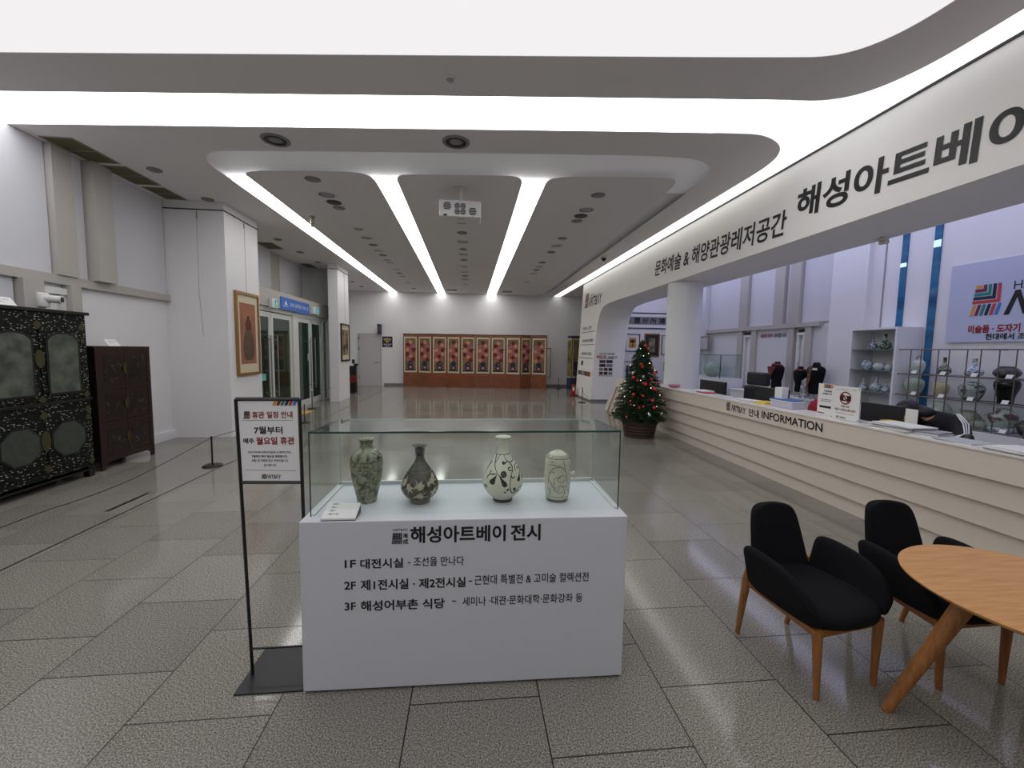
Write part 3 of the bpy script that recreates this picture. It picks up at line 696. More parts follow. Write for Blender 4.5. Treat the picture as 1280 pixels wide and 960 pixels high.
paper_stack((3.88, 5.35, ZT), 3, 'white leaflets lying left of the pale box on the counter', 0.2, 0.3, 0.2)
bk = thing('book_stack', (3.9, 6.45, ZT), 'two stacked books with red spine near the black monitor on the counter', 'books')
part('book', MB().box((3.8, 6.3, ZT), (3.98, 6.58, ZT + 0.02)), CARD[3], bk); part('book', MB().box((3.79, 6.33, ZT + 0.02), (3.97, 6.62, ZT + 0.04)), PAPER, bk)
bs_ = thing('basin', (3.9, 7.62, ZT), 'pink shallow basin on the counter beside the round column', 'basin')
part('bowl', MB().lathe([(0.05, 0), (0.09, 0.01), (0.12, 0.05), (0.115, 0.05), (0.085, 0.016), (0.0, 0.012)], (3.84, 7.42, ZT), 24), mat('pink plastic', (190, 120, 140), 0.4), bs_)
bx = thing('box', (3.92, 4.75, ZT), 'pale lilac plastic box on the counter under a small white box', 'box')
part('body', MB().box((3.82, 4.52, ZT), (4.0, 4.88, ZT + 0.075)), mat('lilac', (196, 190, 206), 0.5), bx, bevel=0.01)
part('lid', MB().box((3.815, 4.515, ZT + 0.075), (4.005, 4.885, ZT + 0.085)), WHITE, bx)
tag(part('folder', MB().box((3.83, 4.55, ZT + 0.0855), (3.99, 4.9, ZT + 0.1)), CARD[0]), 'blue folder lying on the lilac box', 'folder')
tag(part('small_box', MB().box((3.86, 4.74, ZT + 0.1005), (3.95, 4.86, ZT + 0.24)), PAPER, bevel=0.004), 'upright small white box standing on the blue folder', 'box')
tag(part('booklet', MB().box((3.8, 4.94, ZT), (3.98, 5.14, ZT + 0.03)), CARD[1], bevel=0.003), 'yellow booklet lying left of the lilac box', 'booklet')
sh = MB().ball((4.3, 4.62, 0.9), 0.2, 20, sc=(0.7, 1.0, 1.0)); 
tag(part('cushion', MB().ball((4.42, 4.72, 0.895), 0.17, 20, sc=(0.7, 1.2, 1.0)), mat('crimson cloth', (150, 20, 40), 0.8)), 'rounded crimson lump for a draped red cloth behind the lilac box', 'cushion')  # plain lump in place of the red cloth hanging on a chair
cp = thing('dark_cup', (4.1, 2.96, 0.73), 'small dark cup among the leaflets', 'holder')  # a small dark cup, built tall from the desk so its top shows
part('shell', MB().lathe([(0.03, 0), (0.034, 0.02), (0.034, 0.2), (0.028, 0.225), (0.012, 0.235), (0, 0.236)], (4.1, 2.96, 0.73), 20), BLACK, cp)
tag(part('desk_note', MB().obox((4.17, 3.42, 0.9), (0, 0.11, 0), (0.004, 0, 0), (0, 0, 0.2)).box((4.15, 3.45, 0.73), (4.19, 3.5, 0.9)), PAPER), 'white card clipped to the right edge of the monitor', 'card')
tag(part('sticky_pad', MB().box((4.05, 3.52, 0.731), (4.16, 3.66, 0.97)), CARD[1]), 'yellow block at the right edge of the monitor', 'block')
rc = thing('upright_folder', (3.85, 2.2, ZT), 'black upright folder holder cut by the right edge of the frame', 'holder')
part('shell', MB().hexa([(3.85, 2.03, ZT), (3.99, 2.03, ZT), (3.99, 2.33, ZT), (3.85, 2.33, ZT), (3.9, 2.03, 1.17), (3.99, 2.03, 1.17), (3.99, 2.27, 1.17), (3.9, 2.27, 1.17)]), BLACK, rc)

# staff member bowed over the desk
def skinned(name, verts, edges, radii, mats, parent, sub=2, root=0):
    me = bpy.data.meshes.new(name); me.from_pydata([tuple(v) for v in verts], edges, [])
    ob = bpy.data.objects.new(name, me); COL.objects.link(ob)
    md = ob.modifiers.new('k', 'SKIN'); md.use_smooth_shade = True
    for i, sv in enumerate(me.skin_vertices[0].data):
        r = radii[i]; sv.radius = (r, r) if not isinstance(r, tuple) else r; sv.use_root = (i == root)
    sb = ob.modifiers.new('s', 'SUBSURF'); sb.levels = sub; sb.render_levels = sub
    dg = bpy.context.evaluated_depsgraph_get()
    m2 = bpy.data.meshes.new_from_object(ob.evaluated_get(dg)); bpy.data.objects.remove(ob)
    m2.materials.clear()
    m2.materials.append(mats)
    for p in m2.polygons: p.use_smooth = True
    o = bpy.data.objects.new(name, m2); COL.objects.link(o)
    if parent is not None:
        m2.transform(wmat(parent).inverted()); o.parent = parent
    return o
hd = on_x(1133, 516, 4.72)                                   # head
PY = hd.y - 0.2
SKIN = mat('skin', (206, 160, 136), 0.6)
CLOTH = mat('black tracksuit', (22, 23, 30), 0.85)
HAIR = mat('black hair', (14, 12, 12), 0.5)
pe = thing('person', (5.1, PY, 0), 'seated person in black striped jacket bowed over the desk, dark hair', 'person')
sx = 4.92
pv = [(5.12, PY, 0.53), (5.06, PY, 0.68), (4.98, PY + 0.03, 0.84), (4.9, PY + 0.05, 0.93), (4.82, PY + 0.09, 0.98), (hd.x, hd.y, hd.z),
      (4.93, PY - 0.14, 0.93), (4.78, PY - 0.3, 0.80), (4.58, PY - 0.34, 0.765), (4.5, PY - 0.33, 0.76),
      (4.93, PY + 0.24, 0.93), (4.78, PY + 0.36, 0.80), (4.6, PY + 0.26, 0.765), (4.52, PY + 0.22, 0.76),
      (5.0, PY - 0.1, 0.52), (4.68, PY - 0.12, 0.52), (4.68, PY - 0.12, 0.1), (4.56, PY - 0.12, 0.05),
      (5.0, PY + 0.1, 0.52), (4.68, PY + 0.12, 0.52), (4.68, PY + 0.12, 0.1), (4.56, PY + 0.12, 0.05)]
pedge = [(0, 1), (1, 2), (2, 3), (3, 4), (4, 5), (3, 6), (6, 7), (7, 8), (8, 9), (3, 10), (10, 11), (11, 12), (12, 13), (0, 14), (14, 15), (15, 16), (16, 17), (0, 18), (18, 19), (19, 20), (20, 21)]
prad = [0.15, 0.14, 0.15, 0.13, 0.055, 0.085, 0.08, 0.058, 0.045, 0.035, 0.08, 0.058, 0.045, 0.035, 0.1, 0.07, 0.05, 0.04, 0.1, 0.07, 0.05, 0.04]
skinned('body', pv, pedge, [r * q for r, q in zip(prad, [0.6, 0.6, 0.6, 0.5, 0.9, 0.7, 0.6, 0.6, 0.7, 0.9, 0.6, 0.6, 0.7, 0.9] + [0.6, 0.6, 0.6, 0.8] * 2)], SKIN, pe)
jv = pv[:4] + pv[6:9] + pv[10:13] + [Vector(pv[3]).lerp(Vector(pv[4]), 0.75)]
je = [(0, 1), (1, 2), (2, 3), (3, 4), (4, 5), (5, 6), (3, 7), (7, 8), (8, 9), (3, 10)]
jr = [0.15, 0.14, 0.145, 0.115, 0.085, 0.066, 0.05, 0.085, 0.066, 0.05, 0.085]
skinned('jacket', jv, je, jr, CLOTH, pe)
tv = [pv[0]] + pv[14:17] + pv[18:21]
skinned('trousers', tv, [(0, 1), (1, 2), (2, 3), (0, 4), (4, 5), (5, 6)], [0.16, 0.115, 0.085, 0.065, 0.115, 0.085, 0.065], CLOTH, pe)
for sI in (0, 1):
    m_ = MB(); yy_ = PY + (-0.12 if sI == 0 else 0.12); m_.ball((4.58, yy_, 0.05), 0.05, 12, sc=(2.2, 0.9, 0.9)); part('shoe', m_, BLACK, pe)
# face looking down, hair over it
fm = MB(); C_ = Vector(hd)
fm.ball(C_, 0.095, 20, sc=(0.95, 0.82, 1.15)); fm.ball(C_ + Vector((-0.092, 0, -0.03)), 0.018, 10, sc=(1, 0.8, 1.5))
for s in (-1, 1): fm.ball(C_ + Vector((-0.01, s * 0.08, -0.01)), 0.022, 10, sc=(0.8, 0.5, 1.3)); fm.ball(C_ + Vector((-0.08, s * 0.033, 0.005)), 0.011, 8, 1)
fm.ball(C_ + Vector((-0.082, 0, -0.06)), 0.02, 10, 2, sc=(0.4, 1, 0.35))
part('head', fm, [SKIN, BLK, mat('lips', (160, 90, 86), 0.5)], pe)
hm = MB(); hm.ball(C_ + Vector((0.014, 0, 0.03)), 0.112, 22, sc=(1.0, 0.95, 1.06)); hm.ball(C_ + Vector((0.03, -0.04, -0.05)), 0.09, 16, sc=(0.8, 0.7, 1.5)); hm.ball(C_ + Vector((0.03, 0.05, -0.04)), 0.09, 16, sc=(0.8, 0.7, 1.4)); hm.ball(C_ + Vector((0.07, 0.0, -0.05)), 0.09, 16, sc=(0.9, 1.0, 1.4))
hm.ball(Vector(pv[4]).lerp(C_, 0.45) + Vector((0.02, 0.0, 0.03)), 0.085, 16, sc=(1.1, 1.0, 0.9)); hm.ball(Vector(pv[4]).lerp(C_, 0.1) + Vector((0.0, -0.02, 0.03)), 0.075, 16, sc=(1.1, 1.0, 0.8)); ho = part('hair', hm, HAIR, pe); md = ho.modifiers.new('r', 'REMESH'); md.mode = 'VOXEL'; md.voxel_size = 0.012; md.use_smooth_shade = True; ms = ho.modifiers.new('sm', 'SMOOTH'); ms.iterations = 8
m_ = MB()
for k in range(3):
    off = Vector((-0.035 + 0.03 * k, 0, 0))
    A, B, Cc = Vector(pv[6]), Vector(pv[7]), Vector(pv[8])
    m_.tube([A + off * 0.6 + Vector((0, 0.02, 0.092)), lerp(A, B, 0.5) + off + Vector((0, -0.03, 0.08)), B + off * 0.8 + Vector((0, -0.02, 0.066)), lerp(B, Cc, 0.6) + Vector((0, -0.012 + k * 0.012, 0.055))], 0.006, 6)
part('sleeve_stripes', m_, PAPER, pe)
hb = MB()
for s, w_, nx in ((-1, pv[9], 0), (1, pv[13], 0)):
    w_ = Vector(w_); hb.ball(w_ + Vector((-0.035, 0, 0.0)), 0.04, 12, sc=(1.1, 1.0, 0.42))
    for k, (dy, L) in enumerate(((-0.027, 0.065), (-0.009, 0.078), (0.009, 0.074), (0.027, 0.058))):
        hb.tube([w_ + Vector((-0.06, dy, 0.004)), w_ + Vector((-0.06 - L * 0.5, dy * 1.2, 0.008)), w_ + Vector((-0.06 - L, dy * 1.25, -0.008))], [0.009, 0.0085, 0.006])
    hb.tube([w_ + Vector((-0.02, -s * 0.03, 0)), w_ + Vector((-0.05, -s * 0.058, 0.002)), w_ + Vector((-0.08, -s * 0.062, -0.004))], [0.011, 0.01, 0.007])
part('hands', hb, SKIN, pe)
sc_ = thing('stool', (5.12, PY, 0), 'black stool under the bowed staff member', 'stool')
part('seat', MB().lathe([(0.2, 0.33), (0.21, 0.36), (0.2, 0.39), (0, 0.39)], (5.1, PY, 0), 24), BLACK, sc_)
for k in range(4): part('leg', MB().tube([(5.1 + 0.12 * math.cos(k * PI / 2 + 0.8), PY + 0.12 * math.sin(k * PI / 2 + 0.8), 0.33), (5.1 + 0.2 * math.cos(k * PI / 2 + 0.8), PY + 0.2 * math.sin(k * PI / 2 + 0.8), 0.0)], 0.015), BLACK, sc_)

# ------------------------------------------------------------------ ceramics helpers
def vase_obj(name, loc, prof, mt, label, group=None, n=28, cat='vase', scale=1.0):
    """lathed vessel: prof is (radius, height) from foot to lip, then down the inside"""
    m_ = MB(); inner = [(max(0.001, r - 0.12 * max(r, 0.02)), z) for r, z in prof[-1:]] + [(prof[-1][0] * 0.8, prof[-1][1] - 0.03 * prof[-1][1]), (0.0, prof[-1][1] * 0.9)]
    m_.lathe(list(prof) + inner, (0, 0, 0), n)
    o = part(name, m_, mt); o.location = loc
    return tag(o, label, cat, group)
def smooth_prof(p, it=2): return [(v.x, v.y) for v in chaikin([Vector((r, z, 0)) for r, z in p], it)]
CEL = ramp_mat('celadon plain', [(0.3, (150, 166, 152)), (0.7, (176, 188, 174))], scale=9, rough=0.2)
WPOR = ramp_mat('white porcelain', [(0.3, (188, 198, 200)), (0.7, (206, 214, 214))], scale=6, rough=0.15)
BW = ramp_mat('blue and white porcelain', [(0.46, (196, 206, 210)), (0.54, (40, 60, 120))], scale=26, detail=2, rough=0.15, distortion=1.0)
BW2 = ramp_mat('faint blue porcelain', [(0.52, (198, 208, 214)), (0.6, (90, 110, 160))], scale=22, detail=2, rough=0.15, distortion=1.0)
GRN = ramp_mat('green inlaid celadon', [(0.46, (156, 170, 150)), (0.54, (40, 58, 44))], scale=24, detail=2, rough=0.2, distortion=1.5)
TREEV = ramp_mat('pine painted jar', [(0.48, (160, 172, 168)), (0.56, (52, 64, 66))], scale=12, detail=3, rough=0.2, distortion=0.8)
DARKV = ramp_mat('dark mottled glaze', [(0.4, (40, 42, 42)), (0.65, (96, 98, 96))], scale=14, detail=3, rough=0.2)
TEMM = mat('black brown glaze', (14, 18, 14), 0.08)
COPPER = ramp_mat('copper painted celadon', [(0.5, (156, 170, 164)), (0.57, (90, 66, 62))], scale=9, detail=3, rough=0.2, distortion=0.8)
PUNC = ramp_mat('buncheong stamped glaze', [(0.4, (122, 128, 118)), (0.6, (156, 158, 144))], scale=60, detail=2, rough=0.35)
OPENW = ramp_mat('openwork glaze', [(0.10, (60, 60, 44)), (0.2, (186, 182, 152))], scale=26, rough=0.3, tex='voronoi')
BOTTLE = smooth_prof([(0.24, 0), (0.24, 0.02), (0.5, 0.12), (0.5, 0.38), (0.2, 0.56), (0.13, 0.66), (0.12, 0.95), (0.16, 1.0)])
JAR = smooth_prof([(0.28, 0), (0.28, 0.03), (0.42, 0.2), (0.53, 0.62), (0.45, 0.85), (0.3, 0.9), (0.3, 1.0)])
SQUAT = smooth_prof([(0.24, 0), (0.3, 0.02), (0.52, 0.3), (0.52, 0.62), (0.36, 0.88), (0.3, 0.9), (0.32, 1.0)])
GLOBE = smooth_prof([(0.22, 0), (0.3, 0.02), (0.54, 0.3), (0.54, 0.68), (0.3, 0.97), (0.24, 0.97), (0.24, 1.0)])
MAEB = smooth_prof([(0.32, 0), (0.31, 0.05), (0.34, 0.3), (0.5, 0.6), (0.52, 0.8), (0.4, 0.93), (0.14, 0.95), (0.14, 0.97), (0.18, 1.0)])
def sized(prof, w, h): return [(r * w, z * h) for r, z in prof]
def put_vase(px_, base_y, wpx, top_y, X, prof, mt, label, group, z=None):
    """vessel standing at depth X with the width and height it shows"""
    b = on_x(px_, base_y, X)
    d = (b - CAM).dot(FWD); w = wpx / FPX * d * 0.84
    h = max(0.05, on_x(px_, top_y, X).z - b.z) * 1.02
    return vase_obj('vase', (X, b.y, b.z if z is None else z), sized(prof, w, h), mt, label, group)

# wall rack of vases on the right
XF, XBk = 6.42, 6.68
def rz_(py_, px_=1187): return on_x(px_, py_, XF).z
zl = [1.31, 1.12, 0.90]
zl = [on_x(1200, 469.5, 6.55).z - 0.012, on_x(1200, 498.5, 6.55).z - 0.012, on_x(1200, 531.5, 6.55).z - 0.012]
ztop = on_x(1187, 436.8, XF).z
ry0 = on_x(1119.5, 450, XF).y; ry1 = 3.3
rk = thing('display_rack', (6.55, 4.5, 0), 'steel wall rack of vases below the big pale poster', 'rack')
RK = mat('rack steel', (112, 104, 100), 0.4, metal=0.6)
for z in [ztop] + zl:
    m_ = MB().tube([(XF, ry1, z), (XF, ry0, z)], 0.009, 6)
    if z != ztop: m_.tube([(XBk, ry1, z), (XBk, ry0, z)], 0.009, 6)
    part('rail', m_, RK, rk)
for i, z in enumerate(zl): part('shelf', MB().box((XF + 0.01, ry1, z - 0.004), (XBk, ry0, z + 0.004)), GLASS, rk)
for px_ in (1120.5, 1139, 1152, 1173.4, 1187, 1209.6, 1226.8, 1250, 1272, 1292):
    y = on_x(px_, 440, XF).y
    part('post', MB().tube([(XF, y, zl[2] - 0.16), (XF, y, ztop)], 0.007, 6), RK, rk)
for y in (ry0 - 0.02, 4.6, 3.4): part('bracket', MB().tube([(XF, y, ztop), (XR, y, ztop)], 0.009, 6), RK, rk)
GR = 'vases on the steel wall rack'
rows = [
 (0, 1147, 464, 16, 446, JAR, WPOR, 'plain white jar with a loop handle, top row left end of the steel rack'),
 (0, 1179.7, 466.6, 16, 444.6, BOTTLE, GRN, 'slim bottle with dark green pattern, top row of the steel rack'),
 (0, 1216.8, 468.4, 21, 446, BOTTLE, BW2, 'long-necked blue and white bottle, top row of the steel rack'),
 (0, 1258.4, 470.5, 28, 455.5, SQUAT, DARKV, 'wide squat dark jar, top row of the steel rack'),
 (1, 1141, 494, 23, 472, JAR, CEL, 'grey-green jar with high shoulder, second row left end of the steel rack'),
 (1, 1174.6, 496.6, 19, 477, JAR, OPENW, 'cream jar with pierced openwork, second row of the steel rack'),
 (1, 1213, 501, 28, 478, JAR, TREEV, 'round jar painted with a dark tree, second row of the steel rack'),
 (1, 1256, 507.5, 27, 475, MAEB, TEMM, 'tall glossy black-brown jar, second row of the steel rack'),
 (2, 1171, 530, 27, 504, GLOBE, CEL, 'plain celadon globe jar behind the staff member'),
 (2, 1207.8, 532, 29, 511.5, SQUAT, PUNC, 'grey stamped stoneware jar, third row of the steel rack'),
 (2, 1250, 539.7, 33, 510.6, JAR, COPPER, 'large pale jar with dark red painting, third row of the steel rack'),
 (2, 1283, 533, 18, 514, GLOBE, DARKV, 'dark round jar, third row at the right end of the steel rack'),
]
for r, px_, by, wp, ty, pf_, mt_, lb in rows:
    v = put_vase(px_, by, wp, ty, 6.55, pf_, mt_, lb, GR, z=zl[r] + 0.004)
    if 'loop' in lb:
        d = v.dimensions
        hz = max(p.co.z for p in v.data.vertices); rr = max(p.co.x for p in v.data.vertices)
        part('handle', MB().tube([(0, -rr * 0.35, hz * 0.98), (0, -rr * 0.3, hz * 1.15), (0, 0, hz * 1.24), (0, rr * 0.3, hz * 1.15), (0, rr * 0.35, hz * 0.98)], 0.007, 6), DARKV, v, local=True)
for r, px_, py_ in ((0, 1143, 462.5), (0, 1178.5, 465), (0, 1218, 467), (0, 1262, 469.5), (1, 1141.5, 492), (1, 1176, 496), (1, 1212.5, 499.5), (1, 1256, 504.5), (2, 1208.5, 532), (2, 1253, 539)):
    y = on_x(px_, py_, XF).y; w = 0.065
    m_ = MB().obox((XF - 0.012, y - w / 2, zl[r] + 0.012), (0, w, 0), (0.025, 0, 0.045), (-0.002, 0, 0.0015))
    nm = {0: 'top', 1: 'second', 2: 'third'}[r]
    tag(part('price_card', m_, PAPER), 'small white card on the %s rail of the steel rack' % nm, 'card', 'cards on the %s rack rail' % nm)
zf = 0.66
lo = thing('low_cabinet', (6.55, 4.5, 0), 'low white cabinet under the steel wall rack', 'cabinet')
part('carcass', MB().box((6.36, 3.0, 0), (6.4, 5.55, zf)).box((6.4, 3.0, zf - 0.02), (6.79, 5.55, zf)).box((6.4, 5.53, 0), (6.79, 5.55, zf - 0.02)), WHITE, lo)
for px_, py_, wp, tp, pf_, mt_, lb in ((1221, 552, 18, 538, SQUAT, PUNC, 'grey bowl-like jar on the low white cabinet'), (1246, 556, 24, 547, SQUAT, BW2, 'flat blue and white bowl on the low white cabinet')):
    b = on_x(px_, py_, 6.52); vase_obj('vase', (6.55, b.y, zf), sized(pf_, 0.22, 0.14), mt_, lb, 'vases on the low white cabinet')

# white shelf unit with small porcelain
cy0 = on_x(1118, 430, 6.36).y; cy1 = on_x(1064.5, 430, 6.36).y; zT = 2.04
su = thing('shelf_unit', (6.55, (cy0 + cy1) / 2, 0), 'tall white shelf unit with glass shelves beside the steel rack', 'shelf unit')
fr = MB().box((6.36, cy0 - 0.03, 0), (6.79, cy0, zT)).box((6.36, cy1, 0), (6.79, cy1 + 0.03, zT)).box((6.77, cy0, 0), (6.79, cy1, zT)).box((6.36, cy0, zT - 0.03), (6.77, cy1, zT)).box((6.36, cy0, 0.0), (6.77, cy1, 0.78))
part('carcass', fr, WHITE, su)
zs_ = [on_x(1090, y, 6.45).z - 0.01 for y in (436, 461.5, 488)]
for z in zs_: part('shelf', MB().box((6.37, cy0 + 0.001, z - 0.008), (6.77, cy1 - 0.001, z)), mat('shelf glass edge', (120, 136, 136), 0.2), su)
GS = 'porcelain in the white shelf unit'
for r, px_, wp, ty, by, pf_, mt_, lb in (
  (0, 1090.7, 11, 421, 435.4, BOTTLE, BW, 'small deep blue and white bottle, top shelf of the white shelf unit'),
  (0, 1105.8, 16, 416.7, 435.8, BOTTLE, GRN, 'long-necked bottle with dark pattern, top shelf of the white shelf unit'),
  (1, 1084, 14, 450, 461.5, SQUAT, BW2, 'squat pot with blue-grey pattern, middle shelf of the white shelf unit'),
  (1, 1099, 15.5, 453, 462.5, SQUAT, WPOR, 'plain white squat pot, middle shelf of the white shelf unit'),
  (1, 1110.5, 9, 455, 463, SQUAT, WPOR, 'small white pot at the right end of the middle shelf'),
  (2, 1078.8, 11, 472.4, 487.5, BOTTLE, BW2, 'pale gourd-like bottle at the left of the lowest glass shelf'),
  (2, 1094.4, 14.6, 471.4, 489, BOTTLE, BW2, 'pale long-necked bottle in the middle of the lowest glass shelf'),
  (2, 1106.5, 10, 476, 489, BOTTLE, BW2, 'pale bottle at the right of the lowest glass shelf, half hidden')):
    put_vase(px_, by, wp, ty, 6.5, pf_, mt_, lb, GS, z=zs_[r])

# mannequin torsos with scarves on a low white counter under the windows
wc = thing('window_counter', (6.5, 8.0, 0), 'low white counter under the right windows', 'counter')
part('carcass', MB().box((6.3, 7.02, 0), (6.68, 9.4, 0.74)), WHITE, wc); part('top', MB().box((6.28, 7.0, 0.74), (6.69, 9.42, 0.76)), WHITE, wc)
def torso(px_, py0, py1, X, scarf, label, s=1.0):
    a = on_x(px_, py0, X); zb = 0.76; hh = a.z - zb
    t = thing('dress_form', (X, a.y, zb), label, 'mannequin')
    m_ = MB(); rings = [(0.0, 0.10, 0.085), (0.12, 0.115, 0.09), (0.3, 0.105, 0.085), (0.5, 0.14, 0.105), (0.66, 0.17, 0.1), (0.8, 0.185, 0.085), (0.87, 0.15, 0.07), (0.91, 0.07, 0.06), (1.0, 0.052, 0.052)]
    z0 = 0.1; H_ = hh - z0; n = 24; vs_ = []; fs_ = []
    for q, wy, wx in rings:
        for j in range(n):
            an = 2 * PI * j / n; vs_.append((X + wx * s * math.cos(an), a.y + wy * s * math.sin(an), zb + z0 + q * H_))
    for i in range(len(rings) - 1):
        for j in range(n): fs_.append((i * n + j, i * n + (j + 1) % n, (i + 1) * n + (j + 1) % n, (i + 1) * n + j))
    m_.add(vs_, fs_ + [tuple(range(n - 1, -1, -1)), tuple(range(len(vs_) - n, len(vs_)))], 0, True)
    part('torso', m_, FABRIC, t)
    part('neck_cap', MB().lathe([(0.05, 0), (0.052, 0.015), (0.0, 0.02)], (X, a.y, zb + z0 + H_), 16), BRASS, t)
    part('stand', MB().tube([(X, a.y, zb + 0.01), (X, a.y, zb + z0)], 0.012).lathe([(0.09, 0), (0.09, 0.01), (0, 0.012)], (X, a.y, zb), 20), STEEL, t)
    zc_ = zb + z0 + H_ * 0.88
    g = MB()
    if scarf == 'red':
        g.tube([(X + 0.07 * math.cos(k), a.y + 0.1 * math.sin(k), zc_ - 0.02 * math.cos(k)) for k in [i * 2 * PI / 14 for i in range(15)]], 0.028, 8)
        g.prism([(X - 0.105, a.y + 0.13, zc_ - 0.02), (X - 0.105, a.y - 0.1, zc_ - 0.02), (X - 0.14, a.y + 0.03, zc_ - 0.27)], (-0.02, 0, 0))
        part('scarf', g, ramp_mat('red scarf', [(0.45, (150, 24, 30)), (0.6, (70, 50, 44))], scale=12, rough=0.8), t)
    elif scarf == 'brown':
        g.tube([(X + 0.06 * math.cos(k), a.y + 0.085 * math.sin(k), zc_) for k in [i * 2 * PI / 14 for i in range(15)]], 0.025, 8)
        part('scarf', g, ramp_mat('brown scarf', [(0.4, (60, 30, 34)), (0.6, (110, 66, 50))], scale=20, rough=0.8), t)
    else:
        g.prism([(X - 0.1, a.y + 0.04, zc_), (X - 0.1, a.y - 0.02, zc_), (X - 0.12, a.y + 0.04, zb + z0 + 0.02), (X - 0.12, a.y + 0.1, zb + z0 + 0.02)], (-0.02, 0, 0))
        part('tie', g, ramp_mat('patterned tie', [(0.4, (70, 46, 34)), (0.6, (140, 110, 70))], scale=24, rough=0.8), t)
        part('tag', MB().box((X - 0.108, a.y - 0.13, zc_ - 0.06), (X - 0.098, a.y - 0.03, zc_ - 0.02)), PAPER, t)
    return t
torso(972, 453, 482, 6.5, 'red', 'black dress form draped with a red scarf')
torso(1001, 459, 488, 6.5, 'brown', 'shorter black dress form with a brown scarf between the other two', 0.85)
torso(1021, 454, 488, 6.5, 'tie', 'black dress form with a long patterned tie nearest the white pilaster', 1.05)
b = on_x(1010, 487, 6.42)
tag(part('folded_scarf', MB().prism([(6.34, b.y - 0.02, 0.76), (6.34, b.y + 0.12, 0.76), (6.36, b.y + 0.1, 1.1), (6.36, b.y + 0.0, 1.16)], (0.05, 0, 0)), ramp_mat('grey scarf', [(0.4, (200, 200, 204)), (0.6, (110, 110, 116))], scale=14, rough=0.8)), 'grey white scarf hanging between the two right dress forms', 'scarf')

# glass case with a round jar in the corner beyond the column
by0, by1 = 9.62, 11.3
gc = thing('display_case', (6.4, 10.4, 0), 'glass case on a white cabinet in the corner behind the round column', 'display case')
part('cabinet', MB().box((6.15, by0 - 0.1, 0), (6.69, by1, 0.98)), WHITE, gc)
g = MB().box((6.15, by0, 0.98), (6.158, by1, 1.56)).box((6.158, by0, 0.98), (6.69, by0 + 0.008, 1.56)).box((6.158, by0 + 0.008, 1.552), (6.69, by1, 1.56))
part('glass', g, glass_mat('case glass tinted', (246, 250, 249)), gc)
part('edge', MB().box((6.145, by0 - 0.004, 0.98), (6.16, by0 + 0.012, 1.56)).box((6.145, by0, 1.553), (6.16, by1, 1.566)).box((6.16, by0 - 0.004, 1.553), (6.69, by0 + 0.012, 1.566)), GEDGE, gc)
vase_obj('moon_jar', (6.4, 10.35, 0.98), sized(GLOBE, 0.40, 0.40), CEL, 'pale round moon jar inside the corner glass case', cat='jar')
tag(part('equipment_cabinet', MB().box((6.3, 11.4, 0), (6.75, 12.0, 1.75)), mat('dark green cabinet', (30, 44, 40), 0.4), bevel=0.01), 'dark green cabinet behind the corner glass case', 'cabinet')

# ------------------------------------------------------------------ showcase in the foreground
pd = thing('display_pedestal', (0.0, 2.14, 0), 'white display pedestal with black Korean lettering in the foreground', 'pedestal')
PFL, PFR = Vector((-0.757, 1.865, 0)), Vector((0.752, 1.84, 0))
dv = Vector((0.008, 0.575, 0))
ZP = 0.82
part('body', MB().obox(PFL + Vector((0, 0, 0.012)), PFR - PFL, dv, (0, 0, ZP - 0.012)), PED, pd, bevel=0.004)
part('plinth', MB().obox(PFL + Vector((0.06, 0.07, 0)), (PFR - PFL) * 0.92, dv * 0.78, (0, 0, 0.012)), BLACK, pd)
pu = (PFR - PFL); pun = pu.normalized(); pn_ = Vector((pun.y, -pun.x, 0))
def onp(px_, py_):
    d = ray(px_, py_); t = (PFL - CAM).dot(pn_) / d.dot(pn_); return CAM + d * t + pn_ * 0.0015
m_ = MB()
def ptxt(s, L, R, h, bold=0.02, mi=0):
    o = onp(*L); r = onp(*R); letters(m_, s, Vector((o.x, o.y, o.z)), pun * (r - o).dot(pun), (0, 0, h * 1.0), mi, bold)
k_ = 1.86 / FPX
ptxt('해성아트베이', (513, 679), (632, 676), 22 * k_, 0.035); ptxt('전시', (638, 676), (675.5, 675), 22 * k_, 0.035)
ptxt('1F', (431, 710), (445, 710), 10.5 * k_, 0.025); ptxt('대전시실', (450.5, 711), (504, 709.5), 13 * k_, 0.03); ptxt('-', (510, 704), (513, 704), 1.6 * k_, 0.01); ptxt('조선을 만나다', (517, 708), (580, 706), 12.5 * k_, 0.012)
ptxt('2F', (430.5, 737), (445, 736.5), 10.5 * k_, 0.025); ptxt('제1전시실 · 제2전시실', (451, 738), (582, 734), 14 * k_, 0.03); ptxt('-', (586, 727), (590, 727), 1.6 * k_, 0.01); ptxt('근현대 특별전 & 고미술 컬렉션전', (593, 731), (735.5, 725), 13 * k_, 0.012)
ptxt('3F', (431, 763), (445, 762.5), 10.5 * k_, 0.025); ptxt('해성어부촌 식당', (451, 764), (556, 760.5), 14 * k_, 0.03); ptxt('-', (565, 752), (570, 752), 1.6 * k_, 0.01); ptxt('세미나 ·대관·문화대학·문화강좌 등', (578, 757.5), (728, 751.5), 12.5 * k_, 0.012)
o = onp(489.5, 680); logo(m_, o, pun * (13 * k_), (0, 0, 14.5 * k_), [0] * 6)
ptxt('ΛRTBΛY', (491, 664), (510, 663.5), 3.2 * k_, 0.01); ptxt('海', (503.5, 672.5), (510, 672), 6.5 * k_, 0.02); ptxt('成', (503.5, 680), (510.5, 680), 6.5 * k_, 0.02)
part('lettering', m_, BLK, pd)

